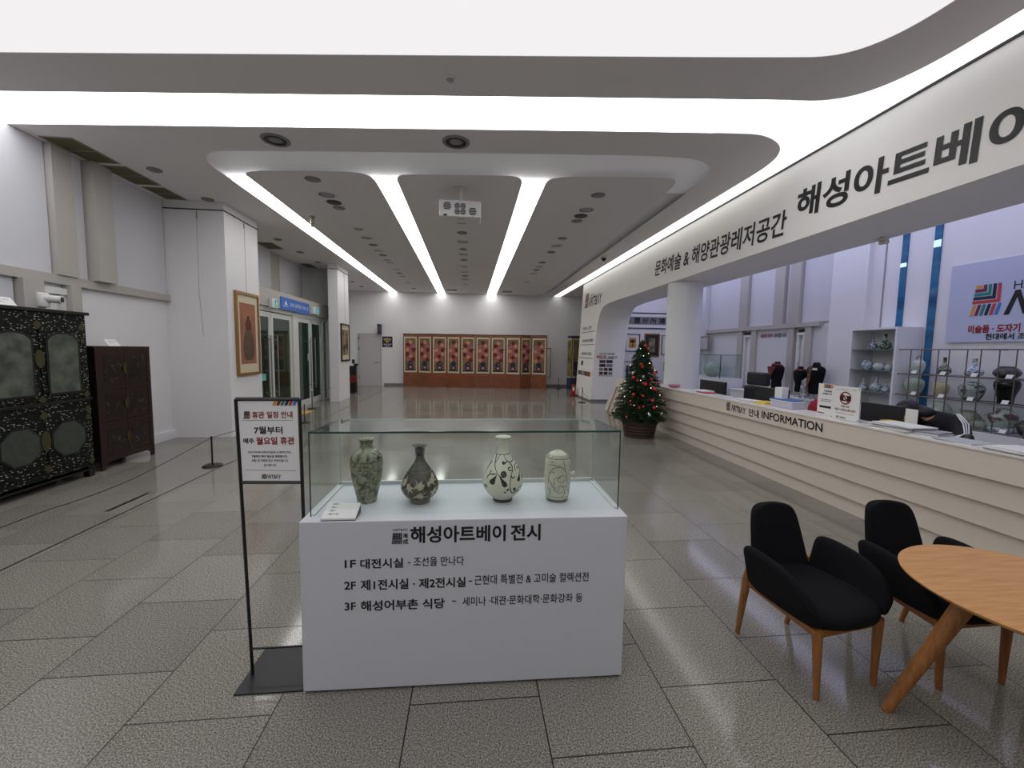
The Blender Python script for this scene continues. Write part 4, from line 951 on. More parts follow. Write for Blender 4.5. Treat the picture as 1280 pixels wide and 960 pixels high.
# glass cover
gx0, gx1, gy0, gy1, gz0, gz1 = -0.728, 0.735, 1.925, 2.37, ZP, 1.21
gcv = thing('glass_cover', (0, 2.15, ZP), 'clear glass cover with green edges over the four celadon vases', 'glass case')
t_ = 0.006
part('front_pane', MB().box((gx0, gy0, gz0), (gx1, gy0 + t_, gz1)), GLASS, gcv)
part('back_pane', MB().box((gx0, gy1 - t_, gz0), (gx1, gy1, gz1 - 0.017)), GLASS, gcv)
sp = lambda x: MB().hexa([(x, gy0 + t_, gz0), (x + t_, gy0 + t_, gz0), (x + t_, gy1 - t_, gz0), (x, gy1 - t_, gz0), (x, gy0 + t_, gz1 - 0.001), (x + t_, gy0 + t_, gz1 - 0.001), (x + t_, gy1 - t_, gz1 - 0.0165), (x, gy1 - t_, gz1 - 0.0165)])
part('side_pane', sp(gx0), GLASS, gcv)
part('side_pane', sp(gx1 - t_), GLASS, gcv)
zb_l = gz1 - 0.016
part('top_pane', MB().hexa([(gx0, gy0, gz1), (gx1, gy0, gz1), (gx1, gy1, zb_l), (gx0, gy1, zb_l), (gx0, gy0, gz1 + 0.006), (gx1, gy0, gz1 + 0.006), (gx1, gy1, zb_l + 0.006), (gx0, gy1, zb_l + 0.006)]), glass_mat('top glass', (247, 252, 250), edge=1.7), gcv)
e = 0.0035
part('edge', MB().box((gx0 - 0.001, gy0 - 0.001, gz1 - 0.002), (gx1 + 0.001, gy0 + e, gz1 + 0.0065)).box((gx0 - 0.001, gy0 - 0.001, gz0), (gx0 + e, gy0 + e, gz1)).box((gx1 - e, gy0 - 0.001, gz0), (gx1 + 0.001, gy0 + e, gz1)).obox((gx0 - 0.0005, gy0, gz1 + 0.001), (0.003, 0, 0), (0, gy1 - gy0, -0.016), (0, 0, 0.0055)).obox((gx1 - 0.0025, gy0, gz1 + 0.001), (0.003, 0, 0), (0, gy1 - gy0, -0.016), (0, 0, 0.0055)), GEDGE, gcv, label='dark green glass edges')
EDL = mat('pale glass edge', (168, 196, 188), 0.2)
part('back_edge', MB().box((gx0, gy1 - 0.002, zb_l), (gx1, gy1 + 0.001, zb_l + 0.0065)).box((gx0, gy1 - 0.002, gz0), (gx0 + 0.003, gy1 + 0.001, zb_l)).box((gx1 - 0.003, gy1 - 0.002, gz0), (gx1, gy1 + 0.001, zb_l)), EDL, gcv)
fr = MB().box((gx0 - 0.008, gy1 + 0.0005, ZP), (gx1 + 0.008, gy1 + 0.012, ZP + 0.02)).box((gx0 + 0.0065, gy0 + 0.01, ZP), (gx0 + 0.016, gy1 - 0.007, ZP + 0.008)).box((gx1 - 0.016, gy0 + 0.01, ZP), (gx1 - 0.0065, gy1 - 0.007, ZP + 0.008))
part('base_rail', fr, WPLAST, gcv)

# the four vases
def radius_at(prof, z):
    for (r0, z0), (r1, z1) in zip(prof[:-1], prof[1:]):
        if z0 <= z <= z1 and z1 > z0: return r0 + (r1 - r0) * (z - z0) / (z1 - z0)
    return prof[-1][0] if z > prof[-1][1] else prof[0][0]
class Decal:
    """strokes drawn on the front of a lathed vase (dx, z in metres), repeated on its back"""
    def __init__(s, prof): s.p = prof; s.m = MB()
    def pt(s, dx, z, off=0.0005):
        r = radius_at(s.p, z); d = max(-0.985, min(0.985, dx / r)); a = math.asin(d)
        return Vector(((r + off) * math.sin(a), -(r + off) * math.cos(a), z))
    def both(s, vs, fs, mi):
        s.m.add(vs, fs, mi, True); s.m.add([Vector((-p.x, -p.y, p.z)) for p in vs], fs, mi, True)
    def stroke(s, pts, w, mi=0, taper=True):
        pts = [(v.x, v.y) for v in chaikin([Vector((x, z, 0)) for x, z in pts], 2)]; n = len(pts); vs = []
        for i, (x, z) in enumerate(pts):
            a, b = pts[max(0, i - 1)], pts[min(n - 1, i + 1)]; t = Vector((b[0] - a[0], b[1] - a[1], 0)); t = t.normalized() if t.length > 0 else Vector((1, 0, 0))
            ww = w * (0.45 + 0.55 * math.sin(PI * min(1, (i + 1) / n))) / 2 if taper else w / 2
            vs += [s.pt(x - t.y * ww, z + t.x * ww), s.pt(x + t.y * ww, z - t.x * ww)]
        s.both(vs, [(2 * i, 2 * i + 1, 2 * i + 3, 2 * i + 2) for i in range(n - 1)], mi)
    def blob(s, poly, mi=0):
        n = len(poly); cx = sum(p[0] for p in poly) / n; cz = sum(p[1] for p in poly) / n
        vs = [s.pt(cx, cz)]
        for f in (0.35, 0.7, 1.0): vs += [s.pt(cx + (x - cx) * f, cz + (z - cz) * f) for x, z in poly]
        fs = [(0, 1 + i, 1 + (i + 1) % n) for i in range(n)]
        for k in range(2):
            for i in range(n): fs.append((1 + k * n + i, 1 + (k + 1) * n + i, 1 + (k + 1) * n + (i + 1) % n, 1 + k * n + (i + 1) % n))
        s.both(vs, fs, mi)
    def ring(s, z, h, mi=0):
        n = 48; vs = []
        for zz in (z - h / 2, z + h / 2):
            r = radius_at(s.p, zz) + 0.0005; vs += [Vector((r * math.cos(2 * PI * j / n), r * math.sin(2 * PI * j / n), zz)) for j in range(n)]
        s.m.add(vs, [(j, (j + 1) % n, n + (j + 1) % n, n + j) for j in range(n)], mi, True)
def circ(cx, cz, r, n=12, sx=1.0): return [(cx + r * sx * math.cos(2 * PI * i / n), cz + r * math.sin(2 * PI * i / n)) for i in range(n)]
def tear(x0, z0, x1, z1, w):
    d = Vector((x1 - x0, z1 - z0, 0)); L = d.length; d.normalize(); nn = Vector((-d.y, d.x, 0)); P_ = []
    sh = [(0, 0.02), (0.3, 0.25), (0.6, 0.7), (0.8, 1.0), (0.95, 0.75), (1.0, 0.3)]
    for f, q in sh: P_.append((x0 + d.x * L * f + nn.x * w * q / 2, z0 + d.y * L * f + nn.y * w * q / 2))
    for f, q in reversed(sh): P_.append((x0 + d.x * L * f - nn.x * w * q / 2, z0 + d.y * L * f - nn.y * w * q / 2))
    return P_
def big_vase(px_, py_, prof, mt, label, dec=None, dmats=None, dname='painted_pattern'):
    b = on_z(px_, py_, ZP); prof = smooth_prof(prof, 2); L_ = prof[-1]
    m_ = MB().lathe(prof + [(L_[0] - 0.003, L_[1] + 0.001), (L_[0] * 0.62, L_[1] - 0.012), (L_[0] * 0.55, L_[1] - 0.05), (0.0, L_[1] - 0.055)], (0, 0, 0), 56)
    o = part('celadon_vase', m_, mt); o.location = (b.x, b.y, ZP)
    tag(o, label, 'vase')
    if dec:
        D = Decal(prof); dec(D); part(dname, D.m, dmats, o, local=True)
    return o
K = 0.000505
V1 = ramp_mat('olive celadon relief', [(0.38, (88, 92, 72)), (0.5, (138, 140, 116)), (0.66, (160, 160, 136))], scale=30, detail=3, rough=0.18, distortion=1.6, bump=0.25)
V1D = mat('olive shade line', (58, 64, 48), 0.3); V1L = mat('olive pale line', (134, 138, 114), 0.3)
def dec1(D):
    for z in (0.219, 0.214, 0.068, 0.024): D.ring(z, 0.0022, 0)
    for i in range(-9, 10):
        x = i * 0.0065; D.stroke([(x, 0.028), (x, 0.064)], 0.0014, 0, False)
    rnd = random.Random(3)
    for i in range(7):
        x = -0.06 + i * 0.02; D.blob(tear(x, 0.262 if abs(x) < 0.04 else 0.25, x * 1.15, 0.224, 0.016), 1 if i % 2 else 0)
    for i in range(16):
        x = rnd.uniform(-0.065, 0.065); z = rnd.uniform(0.08, 0.2); a = rnd.uniform(0, 6.28)
        D.stroke([(x, z), (x + 0.012 * math.cos(a), z + 0.012 * math.sin(a)), (x + 0.022 * math.cos(a + 0.7), z + 0.022 * math.sin(a + 0.7))], 0.004, 0)
        D.blob(tear(x, z, x + 0.018 * math.cos(a + 2), z + 0.014 * math.sin(a + 2), 0.013), 1)
big_vase(459, 626, [(0.047, 0), (0.049, 0.004), (0.050, 0.02), (0.056, 0.047), (0.074, 0.12), (0.081, 0.195), (0.077, 0.235), (0.055, 0.262), (0.034, 0.274), (0.031, 0.282), (0.031, 0.31), (0.043, 0.322)], V1,
         'olive green celadon vase with broad shoulder and short neck, leftmost under glass', dec1, [V1D, V1L])
V2 = ramp_mat('brown slip glaze', [(0.4, (58, 52, 46)), (0.62, (88, 84, 76))], scale=40, detail=3, rough=0.25)
CREAM = ramp_mat('cream slip', [(0.4, (168, 162, 140)), (0.7, (186, 180, 158))], scale=30, rough=0.3)
def c1(x, y): return ((x - 848) * K, (795 - y) * K)
def dec2(D):
    polys = [[(745, 500), (700, 540), (668, 585), (668, 610), (700, 605), (722, 585), (738, 545)], [(785, 535), (775, 560), (805, 600), (812, 655), (750, 682), (705, 625), (730, 620), (745, 570)],
             [(825, 520), (835, 560), (865, 555), (880, 535), (890, 565), (915, 575), (900, 610), (860, 625), (805, 610), (820, 590)], [(965, 480), (958, 530), (930, 560), (945, 600), (1000, 592), (1012, 560), (985, 510)],
             [(775, 717), (810, 682), (850, 658), (880, 645), (935, 640), (945, 700), (900, 735), (850, 715)], [(668, 630), (700, 650), (740, 700), (720, 712), (684, 690)], [(960, 650), (1000, 618), (1024, 620), (1020, 660), (990, 700), (962, 705)]]
    for p in polys: D.blob([c1(*q) for q in p], 0)
    D.ring(0.034, 0.016, 0); D.ring(0.012, 0.02, 1)
    for z in (0.255, 0.247, 0.206, 0.165): D.ring(z, 0.0012, 1)
    for i in range(-5, 6): D.stroke([(i * 0.0038, 0.212), (i * 0.0036, 0.243)], 0.001, 1, False)
big_vase(525, 626.5, [(0.048, 0), (0.05, 0.006), (0.051, 0.022), (0.074, 0.034), (0.093, 0.062), (0.095, 0.09), (0.082, 0.128), (0.054, 0.172), (0.027, 0.208), (0.020, 0.235), (0.020, 0.262), (0.026, 0.282), (0.040, 0.292)], V2,
         'pear-shaped brown vase with cream leaf shapes and thin neck, second from left under glass', dec2, [CREAM, mat('grey glaze', (122, 120, 106), 0.3)])
V3 = ramp_mat('pale celadon', [(0.3, (204, 202, 180)), (0.55, (218, 217, 198)), (0.75, (200, 206, 194))], scale=10, detail=4, rough=0.15)
def c3(x, y): return ((x - 380) * K, (778 - y) * K)
def dec3(D):
    q = lambda L: [c3(*p) for p in L]
    D.ring(0.249, 0.003, 0)
    for L, w in (([(315, 288), (300, 340), (290, 385), (300, 425), (318, 455)], .004), ([(345, 288), (325, 320), (300, 360)], .0025), ([(310, 452), (275, 468), (240, 468), (250, 440), (265, 432)], .0035),
                 ([(310, 455), (250, 465), (220, 490), (213, 520)], .003), ([(270, 355), (230, 410), (195, 480), (187, 505)], .003), ([(385, 290), (400, 330), (430, 352), (462, 385), (468, 430), (445, 480), (438, 560), (432, 595), (398, 608)], .004),
                 ([(415, 345), (380, 372), (365, 355)], .006), ([(430, 352), (470, 352), (480, 330), (465, 312)], .0045), ([(465, 430), (430, 430), (420, 405), (440, 395), (450, 412)], .005), ([(450, 470), (460, 500), (485, 495), (478, 480)], .005),
                 ([(500, 440), (488, 400), (505, 378), (535, 395), (535, 425), (515, 425), (512, 405)], .0045), ([(535, 400), (548, 450), (535, 480)], .003), ([(440, 590), (450, 645), (480, 652), (497, 625), (480, 595)], .006), ([(490, 640), (520, 630), (530, 660)], .006), ([(505, 630), (535, 595), (570, 595), (575, 630), (562, 645)], .0025),
                 ([(195, 605), (190, 580), (205, 578), (212, 600), (200, 615)], .005), ([(318, 455), (350, 490), (392, 475), (400, 445)], .004)): D.stroke(q(L), w, 0)
    for a in ((315, 455, 250, 555, .026), (318, 455, 398, 572, .026), (545, 455, 525, 540, .017), (558, 485, 578, 525, .01)):
        x0, z0 = c3(a[0], a[1]); x1, z1 = c3(a[2], a[3]); D.blob(tear(x0, z0, x1, z1, a[4]), 0)
    for x, y, r in ((375, 458, .016), (376, 358, .008), (482, 605, .008), (415, 605, .006)): D.blob(circ(*c3(x, y), r), 0)
    D.blob(circ(*c3(388, 635), .007), 1)
    D.ring(0.008, 0.018, 2)
big_vase(628, 624.5, [(0.048, 0), (0.049, 0.005), (0.049, 0.017), (0.086, 0.048), (0.107, 0.088), (0.105, 0.118), (0.09, 0.16), (0.062, 0.21), (0.036, 0.245), (0.026, 0.275), (0.025, 0.305), (0.030, 0.325), (0.042, 0.335)], V3,
         'largest pear-shaped pale celadon vase with black scrolling vines under glass', dec3, [mat('iron black', (34, 36, 32), 0.2), mat('faint iron', (110, 110, 96), 0.3), mat('dark foot', (60, 58, 52), 0.5)])
V4 = ramp_mat('pale grey celadon', [(0.3, (196, 194, 174)), (0.7, (214, 212, 194))], scale=14, detail=4, rough=0.2)
def c4(x, y): return ((x - 928) * K, (770 - y) * K)
def dec4(D):
    q = lambda L: [c4(*p) for p in L]
    D.ring(0.229, 0.003, 0); D.ring(0.03, 0.002, 0); D.ring(0.009, 0.016, 1)
    for L in ([(810, 380), (860, 372), (930, 385), (985, 430), (1005, 490), (1000, 560)], [(820, 570), (820, 480), (850, 410), (910, 392), (950, 395)], [(830, 530), (850, 590), (880, 640), (900, 655), (920, 610)], [(840, 460), (865, 435), (870, 460)],
              [(865, 530), (880, 500), (920, 510), (930, 480), (970, 478), (1000, 500)], [(870, 540), (865, 580), (890, 620)], [(905, 600), (930, 580), (965, 600), (990, 590), (1010, 600)], [(960, 600), (985, 640), (970, 690), (940, 715)], [(930, 480), (900, 520), (915, 550), (960, 545), (985, 520)],
              [(900, 655), (940, 660), (965, 640)], [(1020, 380), (1045, 400), (1040, 450)], [(960, 330), (975, 380), (970, 420)], [(830, 340), (850, 350), (870, 340)], [(820, 620), (840, 660), (830, 700)], [(1010, 620), (1035, 660), (1030, 700)]): D.stroke(q(L), .0028, 0)
    for i in range(7):
        x = (-3 + i) * 0.016; D.stroke([(x - 0.008, 0.232), (x, 0.248), (x + 0.008, 0.232)], .002, 0); D.blob(tear(x, 0.246, x, 0.234, 0.007), 2)
v4 = big_vase(696, 624, [(0.054, 0), (0.056, 0.006), (0.058, 0.018), (0.064, 0.04), (0.068, 0.085), (0.068, 0.19), (0.066, 0.218), (0.058, 0.236), (0.04, 0.252), (0.02, 0.262)], V4,
         'barrel-shaped pale vase with side spout, rightmost under glass', dec4, [mat('umber line', (72, 72, 60), 0.3), mat('grey foot', (112, 112, 102), 0.5), mat('ivory', (184, 182, 164), 0.3)])
part('spout', MB().tube([(0.064, 0, 0.134), (0.08, 0, 0.134), (0.09, 0, 0.134)], [0.015, 0.013, 0.022], 20), V4, v4, local=True)
# caption card on a black wedge
a, b, c, d = on_z(400.5, 648.5, ZP + 0.012), on_z(444, 647.5, ZP + 0.012), on_z(451, 628.5, ZP + 0.045), on_z(411, 627.5, ZP + 0.045)
cs = thing('caption_stand', (a + b) / 2, 'white caption plate on black wedge beside the olive vase', 'caption')
dn = Vector((0, 0, -0.008))
part('wedge', MB().hexa([(a.x, a.y, ZP), (b.x, b.y, ZP), (c.x, c.y, ZP), (d.x, d.y, ZP), a + dn, b + dn, c + dn, d + dn]), BLACK, cs)
part('plate', MB().hexa([a + dn, b + dn, c + dn, d + dn, a, b, c, d]), PAPER, cs)
m_ = MB(); uu = b - a; vv = d - a; up_ = Vector((0, -0.0006, 0.0012))
for i, (s, w) in enumerate((('분청사기 철화당초문병', 0.62), ('청자 상감연화문매병', 0.56), ('분청사기 박지모란문병', 0.5), ('분청사기 장군', 0.3))):
    letters(m_, s, a + uu * 0.18 + vv * (0.8 - i * 0.2) + up_, uu * w, vv * 0.1, 0, 0.02)
part('lettering', m_, INK, cs)

# ------------------------------------------------------------------ standing notice sign
YS = 2.0
ss = thing('sign_stand', (-0.92, 2.02, 0), 'black framed closing-day notice on a tall stand beside the pedestal', 'sign')
TL, TR = on_y(294.5, 499, YS), on_y(374, 499, YS); BL, BR = on_y(302, 603, YS), on_y(376.5, 603, YS)
PBL = on_y(316, 850, YS); PBL.z = 0.008; PBR = Vector((-0.782, YS, 0.008))
bar = lambda a, b, r=0.0062: MB().tube([a, b], r, 4, smooth=False)
part('pole', bar(TL, PBL, 0.0085), BLACK, ss); part('pole', bar(TR, PBR, 0.0085), BLACK, ss)
part('frame', MB().tube([TL, TR], 0.009, 4, smooth=False).tube([BL, BR], 0.008, 4, smooth=False), BLACK, ss)
part('crossbar', MB().tube([PBL + Vector((0, 0.0, 0.13)), PBR + Vector((0, 0, 0.13))], 0.005, 6), BLACK, ss)
part('base_plate', MB().hexa([(-1.07, 1.88, 0), (-0.765, 1.88, 0), (-0.765, 2.18, 0), (-1.07, 2.18, 0), (-1.07, 1.88, 0.008), (-0.765, 1.88, 0.008), (-0.765, 2.18, 0.008), (-1.07, 2.18, 0.008)]), BLACK, ss, bevel=0.002)
part('poster', MB().hexa([BL + Vector((0.004, 0, 0)), BR, BR + Vector((0, 0.006, 0)), BL + Vector((0.004, 0.006, 0)), TL + Vector((0.004, 0, 0)), TR, TR + Vector((0, 0.006, 0)), TL + Vector((0.004, 0.006, 0))]), mat('poster grey white', (234, 235, 235), 0.5), ss)
sO, sU, sV = BL, BR - BL, TL - BL
def SP(px_, py_):
    p = on_y(px_, py_, YS); return p + Vector((0, -0.0012, 0))
ks = YS / FPX
m_ = MB()
def stxt(s, L, R, h, mi, bold=0.02): o = SP(*L); r = SP(*R); letters(m_, s, o, r - o, sV.normalized() * h * ks, mi, bold)
stxt('휴관 일정 안내', (315.5, 523), (366, 522.5), 8.3, 1, 0.03); stxt('7월부터', (318, 542.5), (353.5, 542.5), 9.3, 0, 0.03); stxt('매주', (304.5, 554.5), (318, 554.5), 6.6, 0, 0.03); stxt('월요일 휴관', (320.5, 556), (368.5, 555.5), 9.6, 1, 0.035)
stxt('해성아트베이(해성미술관) & 컬렉션전은', (310, 567), (364, 567), 3.2, 2, 0.01); stxt('7월부터 매주 월요일 휴관합니다.', (315, 572), (360, 572), 3.2, 2, 0.02); stxt('관람 및 이용에 참고 부탁드립니다.', (315, 577.3), (361, 577.3), 3.2, 2, 0.01); stxt('감사합니다.', (330, 583), (346, 583), 3.2, 2, 0.01)
stxt('ΛRTBΛY', (333, 598), (351.5, 598), 5.0, 0, 0.02)
o = SP(304.5, 523.5); logo(m_, o, (7.5 * ks, 0, 0), (0, 0, 9 * ks), [0, 0, 0, 0, 1, 0]); o = SP(327, 598.5); logo(m_, o, (5.5 * ks, 0, 0), (0, 0, 6 * ks), [0, 3, 4, 5, 6, 0])
for L, R in (((303, 525.6), (366.5, 525.6)), ((307, 587.5), (370, 588.5))): o, r = SP(*L), SP(*R); m_.quad(o, r, r + Vector((0, 0, 0.0014)), o + Vector((0, 0, 0.0014)), 2)
for i in range(6):
    x = 340.2 + 5.0 * i; m_.quad(SP(x, 506.8), SP(x + 4, 506.8), SP(x + 7, 499.9), SP(x + 3, 499.9), 3 + (0, 1, 2, 3, 4, 5)[i])
part('print', m_, [BLK, RED, INK] + LOGO, ss)

# ------------------------------------------------------------------ black armchairs and round table
def make_chair():
    t = thing('armchair', (0, 0, 0), 'black fabric armchair with wooden legs nearest the display pedestal', 'chair', 'black armchairs at the round table')
    def shell(name, P, w, hgt, thick, sub=2):
        nu = len(P[0]); nv = len(P); m_ = MB()
        vs = [p for row in P for p in row]; fs = []
        for j in range(nv - 1):
            for i in range(nu - 1): fs.append((j * nu + i, j * nu + i + 1, (j + 1) * nu + i + 1, (j + 1) * nu + i))
        m_.add(vs, fs, 0, True)
        o = part(name, m_, FABRIC, t, local=True)
        md = o.modifiers.new('t', 'SOLIDIFY'); md.thickness = thick; md.offset = 0
        sb = o.modifiers.new('s', 'SUBSURF'); sb.levels = sub; sb.render_levels = sub
        return o
    # seat cushion
    m_ = MB(); n = 28; prof = [(0.0, 0.335), (0.86, 0.335), (0.98, 0.36), (1.0, 0.39), (0.96, 0.415), (0.8, 0.425), (0.0, 0.42)]
    vs = []; fs = []
    for q, z in prof:
        for j in range(n):
            an = 2 * PI * j / n; cx, sx_ = math.cos(an), math.sin(an); e_ = 0.62
            X_ = math.copysign(abs(cx) ** e_, cx) * (0.235 if sx_ < 0 else 0.215); Y_ = math.copysign(abs(sx_) ** e_, sx_) * (0.285 if sx_ < 0 else 0.20)
            vs.append((X_ * q, Y_ * q, z - 0.012 * (sx_ < -0.3) * q))
    for i in range(len(prof) - 1):
        for j in range(n): fs.append((i * n + j, i * n + (j + 1) % n, (i + 1) * n + (j + 1) % n, (i + 1) * n + j))
    m_.add(vs, fs, 0, True); part('seat', m_, FABRIC, t, local=True)
    # backrest: curved panel leaning back, rounded top
    rows_ = []
    for v, z in ((0, 0.34), (0.2, 0.44), (0.5, 0.56), (0.8, 0.68), (0.95, 0.735), (1.0, 0.75)):
        row = []; hwid = lerp(0.205, 0.15, v) if v < 0.9 else (0.142 if v < 0.97 else 0.115)
        for u in (-1, -0.5, 0, 0.5, 1): row.append(Vector((u * hwid, 0.17 + 0.095 * v - 0.045 * u * u, z - (0.012 if abs(u) == 1 and v >= 0.95 else 0))))
        rows_.append(row)
    shell('backrest', rows_, 0, 0, 0.045)
    for s in (-1, 1):
        rows_ = []
        ys = [0.155, 0.10, 0.0, -0.10, -0.19, -0.255]; tops = [0.575, 0.592, 0.588, 0.572, 0.525, 0.43]; bots = [0.36, 0.34, 0.335, 0.335, 0.34, 0.36]
        for v in (0, 0.35, 0.7, 1.0):
            row = []
            for y, zt_, zb_ in zip(ys, tops, bots):
                xx = lerp(0.205, 0.262, v) - (0.02 if y < -0.2 else 0) - (0.012 if y > 0.12 else 0)
                row.append(Vector((s * xx, y, lerp(zb_, zt_, v))))
            rows_.append(row if s < 0 else list(reversed(row)))
        shell('armrest', rows_, 0, 0, 0.05)
    fr = MB()
    for s in (-1, 1): fr.hexa([(s * 0.2, -0.24, 0.295), (s * 0.165, -0.24, 0.295), (s * 0.165, 0.2, 0.325), (s * 0.2, 0.2, 0.325), (s * 0.215, -0.24, 0.338), (s * 0.165, -0.24, 0.338), (s * 0.165, 0.2, 0.36), (s * 0.215, 0.2, 0.36)] if s > 0 else
                     [(s * 0.165, -0.24, 0.295), (s * 0.2, -0.24, 0.295), (s * 0.2, 0.2, 0.325), (s * 0.165, 0.2, 0.325), (s * 0.165, -0.24, 0.338), (s * 0.215, -0.24, 0.338), (s * 0.215, 0.2, 0.36), (s * 0.165, 0.2, 0.36)])
    fr.box((-0.17, -0.235, 0.298), (0.17, -0.2, 0.336)); fr.box((-0.17, 0.16, 0.32), (0.17, 0.195, 0.355))
    part('seat_frame', fr, LEGW, t, local=True, bevel=0.006)
    for s in (-1, 1):
        part('leg', MB().tube([(s * 0.19, -0.225, 0.335), (s * 0.188, -0.228, 0.28), (s * 0.178, -0.235, 0.0)], [0.024, 0.021, 0.0125], 10), LEGW, t, local=True)
        part('leg', MB().tube([(s * 0.205, 0.155, 0.455), (s * 0.205, 0.17, 0.36), (s * 0.2, 0.18, 0.29), (s * 0.178, 0.235, 0.0)], [0.012, 0.02, 0.021, 0.0125], 10), LEGW, t, local=True)
    return t
ch1 = make_chair(); ch1.location = (1.7525, 1.90, 0); ch1.rotation_euler = (0, 0, math.radians(9))
ch2 = dup(ch1, (2.437, 1.885, 0), math.radians(1), 'black fabric armchair with wooden legs half hidden behind the round wooden table')
tc = Vector((2.30, 1.36, 0)); TZ = 0.655
tb = thing('round_table', (tc.x, tc.y, 0), 'round light wood table with splayed round legs by the armchairs', 'table')
part('tabletop', MB().lathe([(0.0, TZ - 0.03), (0.395, TZ - 0.03), (0.425, TZ - 0.012), (0.428, TZ - 0.004), (0.424, TZ), (0.0, TZ)], (tc.x, tc.y, 0), 72, smooth=False), WOOD, tb)
for bx_, by_, tx_, ty_ in ((1.885, 1.56, 2.14, 1.46), (2.07, 1.10, 2.19, 1.25), (2.66, 1.56, 2.45, 1.46), (2.6, 1.06, 2.42, 1.24)):
    part('leg', MB().tube([(bx_, by_, 0), (lerp(bx_, tx_, .15), lerp(by_, ty_, .15), 0.1), (lerp(bx_, tx_, .93), lerp(by_, ty_, .93), TZ - 0.075), (tx_, ty_, TZ - 0.03)], [0.02, 0.024, 0.036, 0.038], 16), LEGW, tb)
part('apron', MB().box((tc.x - 0.2, tc.y - 0.03, TZ - 0.07), (tc.x + 0.2, tc.y + 0.03, TZ - 0.031)).box((tc.x - 0.03, tc.y - 0.2, TZ - 0.07), (tc.x + 0.03, tc.y + 0.2, TZ - 0.031)), LEGW, tb)

# ------------------------------------------------------------------ christmas tree in a basket
TC = Vector((3.22, 7.5, 0))
bsk = thing('tree_basket', TC, 'round dark brown woven basket holding the christmas tree', 'basket')
m_ = MB(); pr = []
for i in range(26):
    f = i / 25; pr.append((0.275 + 0.055 * f + 0.006 * math.sin(f * 5 * 2 * PI), 0.29 * f))
m_.lathe(pr + [(0.31, 0.29), (0.3, 0.25), (0.0, 0.25)], TC, 40)
part('weave', m_, ramp_mat('dark wicker', [(0.3, (38, 26, 20)), (0.7, (70, 50, 38))], scale=60, rough=0.6, stretch=(1, 1, 4)), bsk)
part('rim', MB().lathe([(0.325, 0.27), (0.34, 0.28), (0.34, 0.295), (0.325, 0.3), (0.318, 0.29)], TC, 40), mat('wicker rim', (60, 42, 32), 0.6), bsk)
tr = thing('christmas_tree', TC + Vector((0, 0, 0.25)), 'green artificial christmas tree with red baubles before the counter', 'tree')
part('trunk', MB().tube([TC + Vector((0, 0, 0.251)), TC + Vector((0, 0, 1.7))], [0.035, 0.01]), mat('bark', (64, 46, 34), 0.8), tr)
rnd = random.Random(11)
ZB_, ZT_ = 0.27, 1.80
def cone_r(z):
    f = (z - ZB_) / (ZT_ - ZB_); return 0.56 * (1 - f) ** 0.72 * (0.75 + 0.25 * min(1, f / 0.06)) if f < 1 else 0.02
fo = MB(); NEED = [mat('needle dark', (18, 42, 24), 0.9), mat('needle mid', (32, 62, 34), 0.9), mat('needle light', (54, 84, 48), 0.9)]
z = ZB_ + 0.03; ring = 0
rj = lambda: rnd.uniform(-0.035, 0.035)
while z < ZT_ - 0.02:
    R_ = cone_r(z); nb = max(5, int(13 * R_ / 0.4) + 5)
    for k in range(nb):
        an = 2 * PI * (k + 0.5 * (ring % 2)) / nb + rnd.uniform(-0.15, 0.15)
        L_ = R_ * rnd.uniform(0.82, 1.08); dr = rnd.uniform(0.02, 0.09) * (1 if z > 0.45 else 0.2)
        d = Vector((math.cos(an), math.sin(an), 0))
        zz_ = z + rj(); p0 = TC + Vector((0, 0, zz_ + 0.06)); p1 = TC + d * L_ + Vector((0, 0, zz_ - dr * 0.5 + rnd.uniform(-0.02, 0.03)))
        p1.z = max(p1.z, 0.26)
        p1.x = min(p1.x, 3.625)
        fo.tube([p0, lerp(p0, p1, 0.6) + Vector((0, 0, 0.01)), p1], [0.006, 0.004, 0.002], 4, 0)
        ax = (p1 - p0).normalized(); nn = int(26 + 90 * L_)
        for q in range(nn):
            f = 0.25 + 0.75 * (q + rnd.random()) / nn; c = lerp(p0, p1, f)
            s1 = ax.cross(Vector((rnd.uniform(-1, 1), rnd.uniform(-1, 1), rnd.uniform(-1, 1)))).normalized()
            dirn = (ax * rnd.uniform(0.5, 0.9) + s1).normalized(); ln = rnd.uniform(0.035, 0.065)
            wv = dirn.cross(Vector((rnd.uniform(-1, 1), rnd.uniform(-1, 1), rnd.uniform(-1, 1)))).normalized() * 0.0055
            tip = c + dirn * ln
            if tip.x > 3.64 or (tip.z < 0.3 and (tip - TC).to_2d().length < 0.35): continue
            fo.add([c - wv, c + wv, tip], [(0, 1, 2)], rnd.choice((0, 0, 1, 1, 2)))
    z += 0.052; ring += 1
part('foliage', fo, NEED, tr)
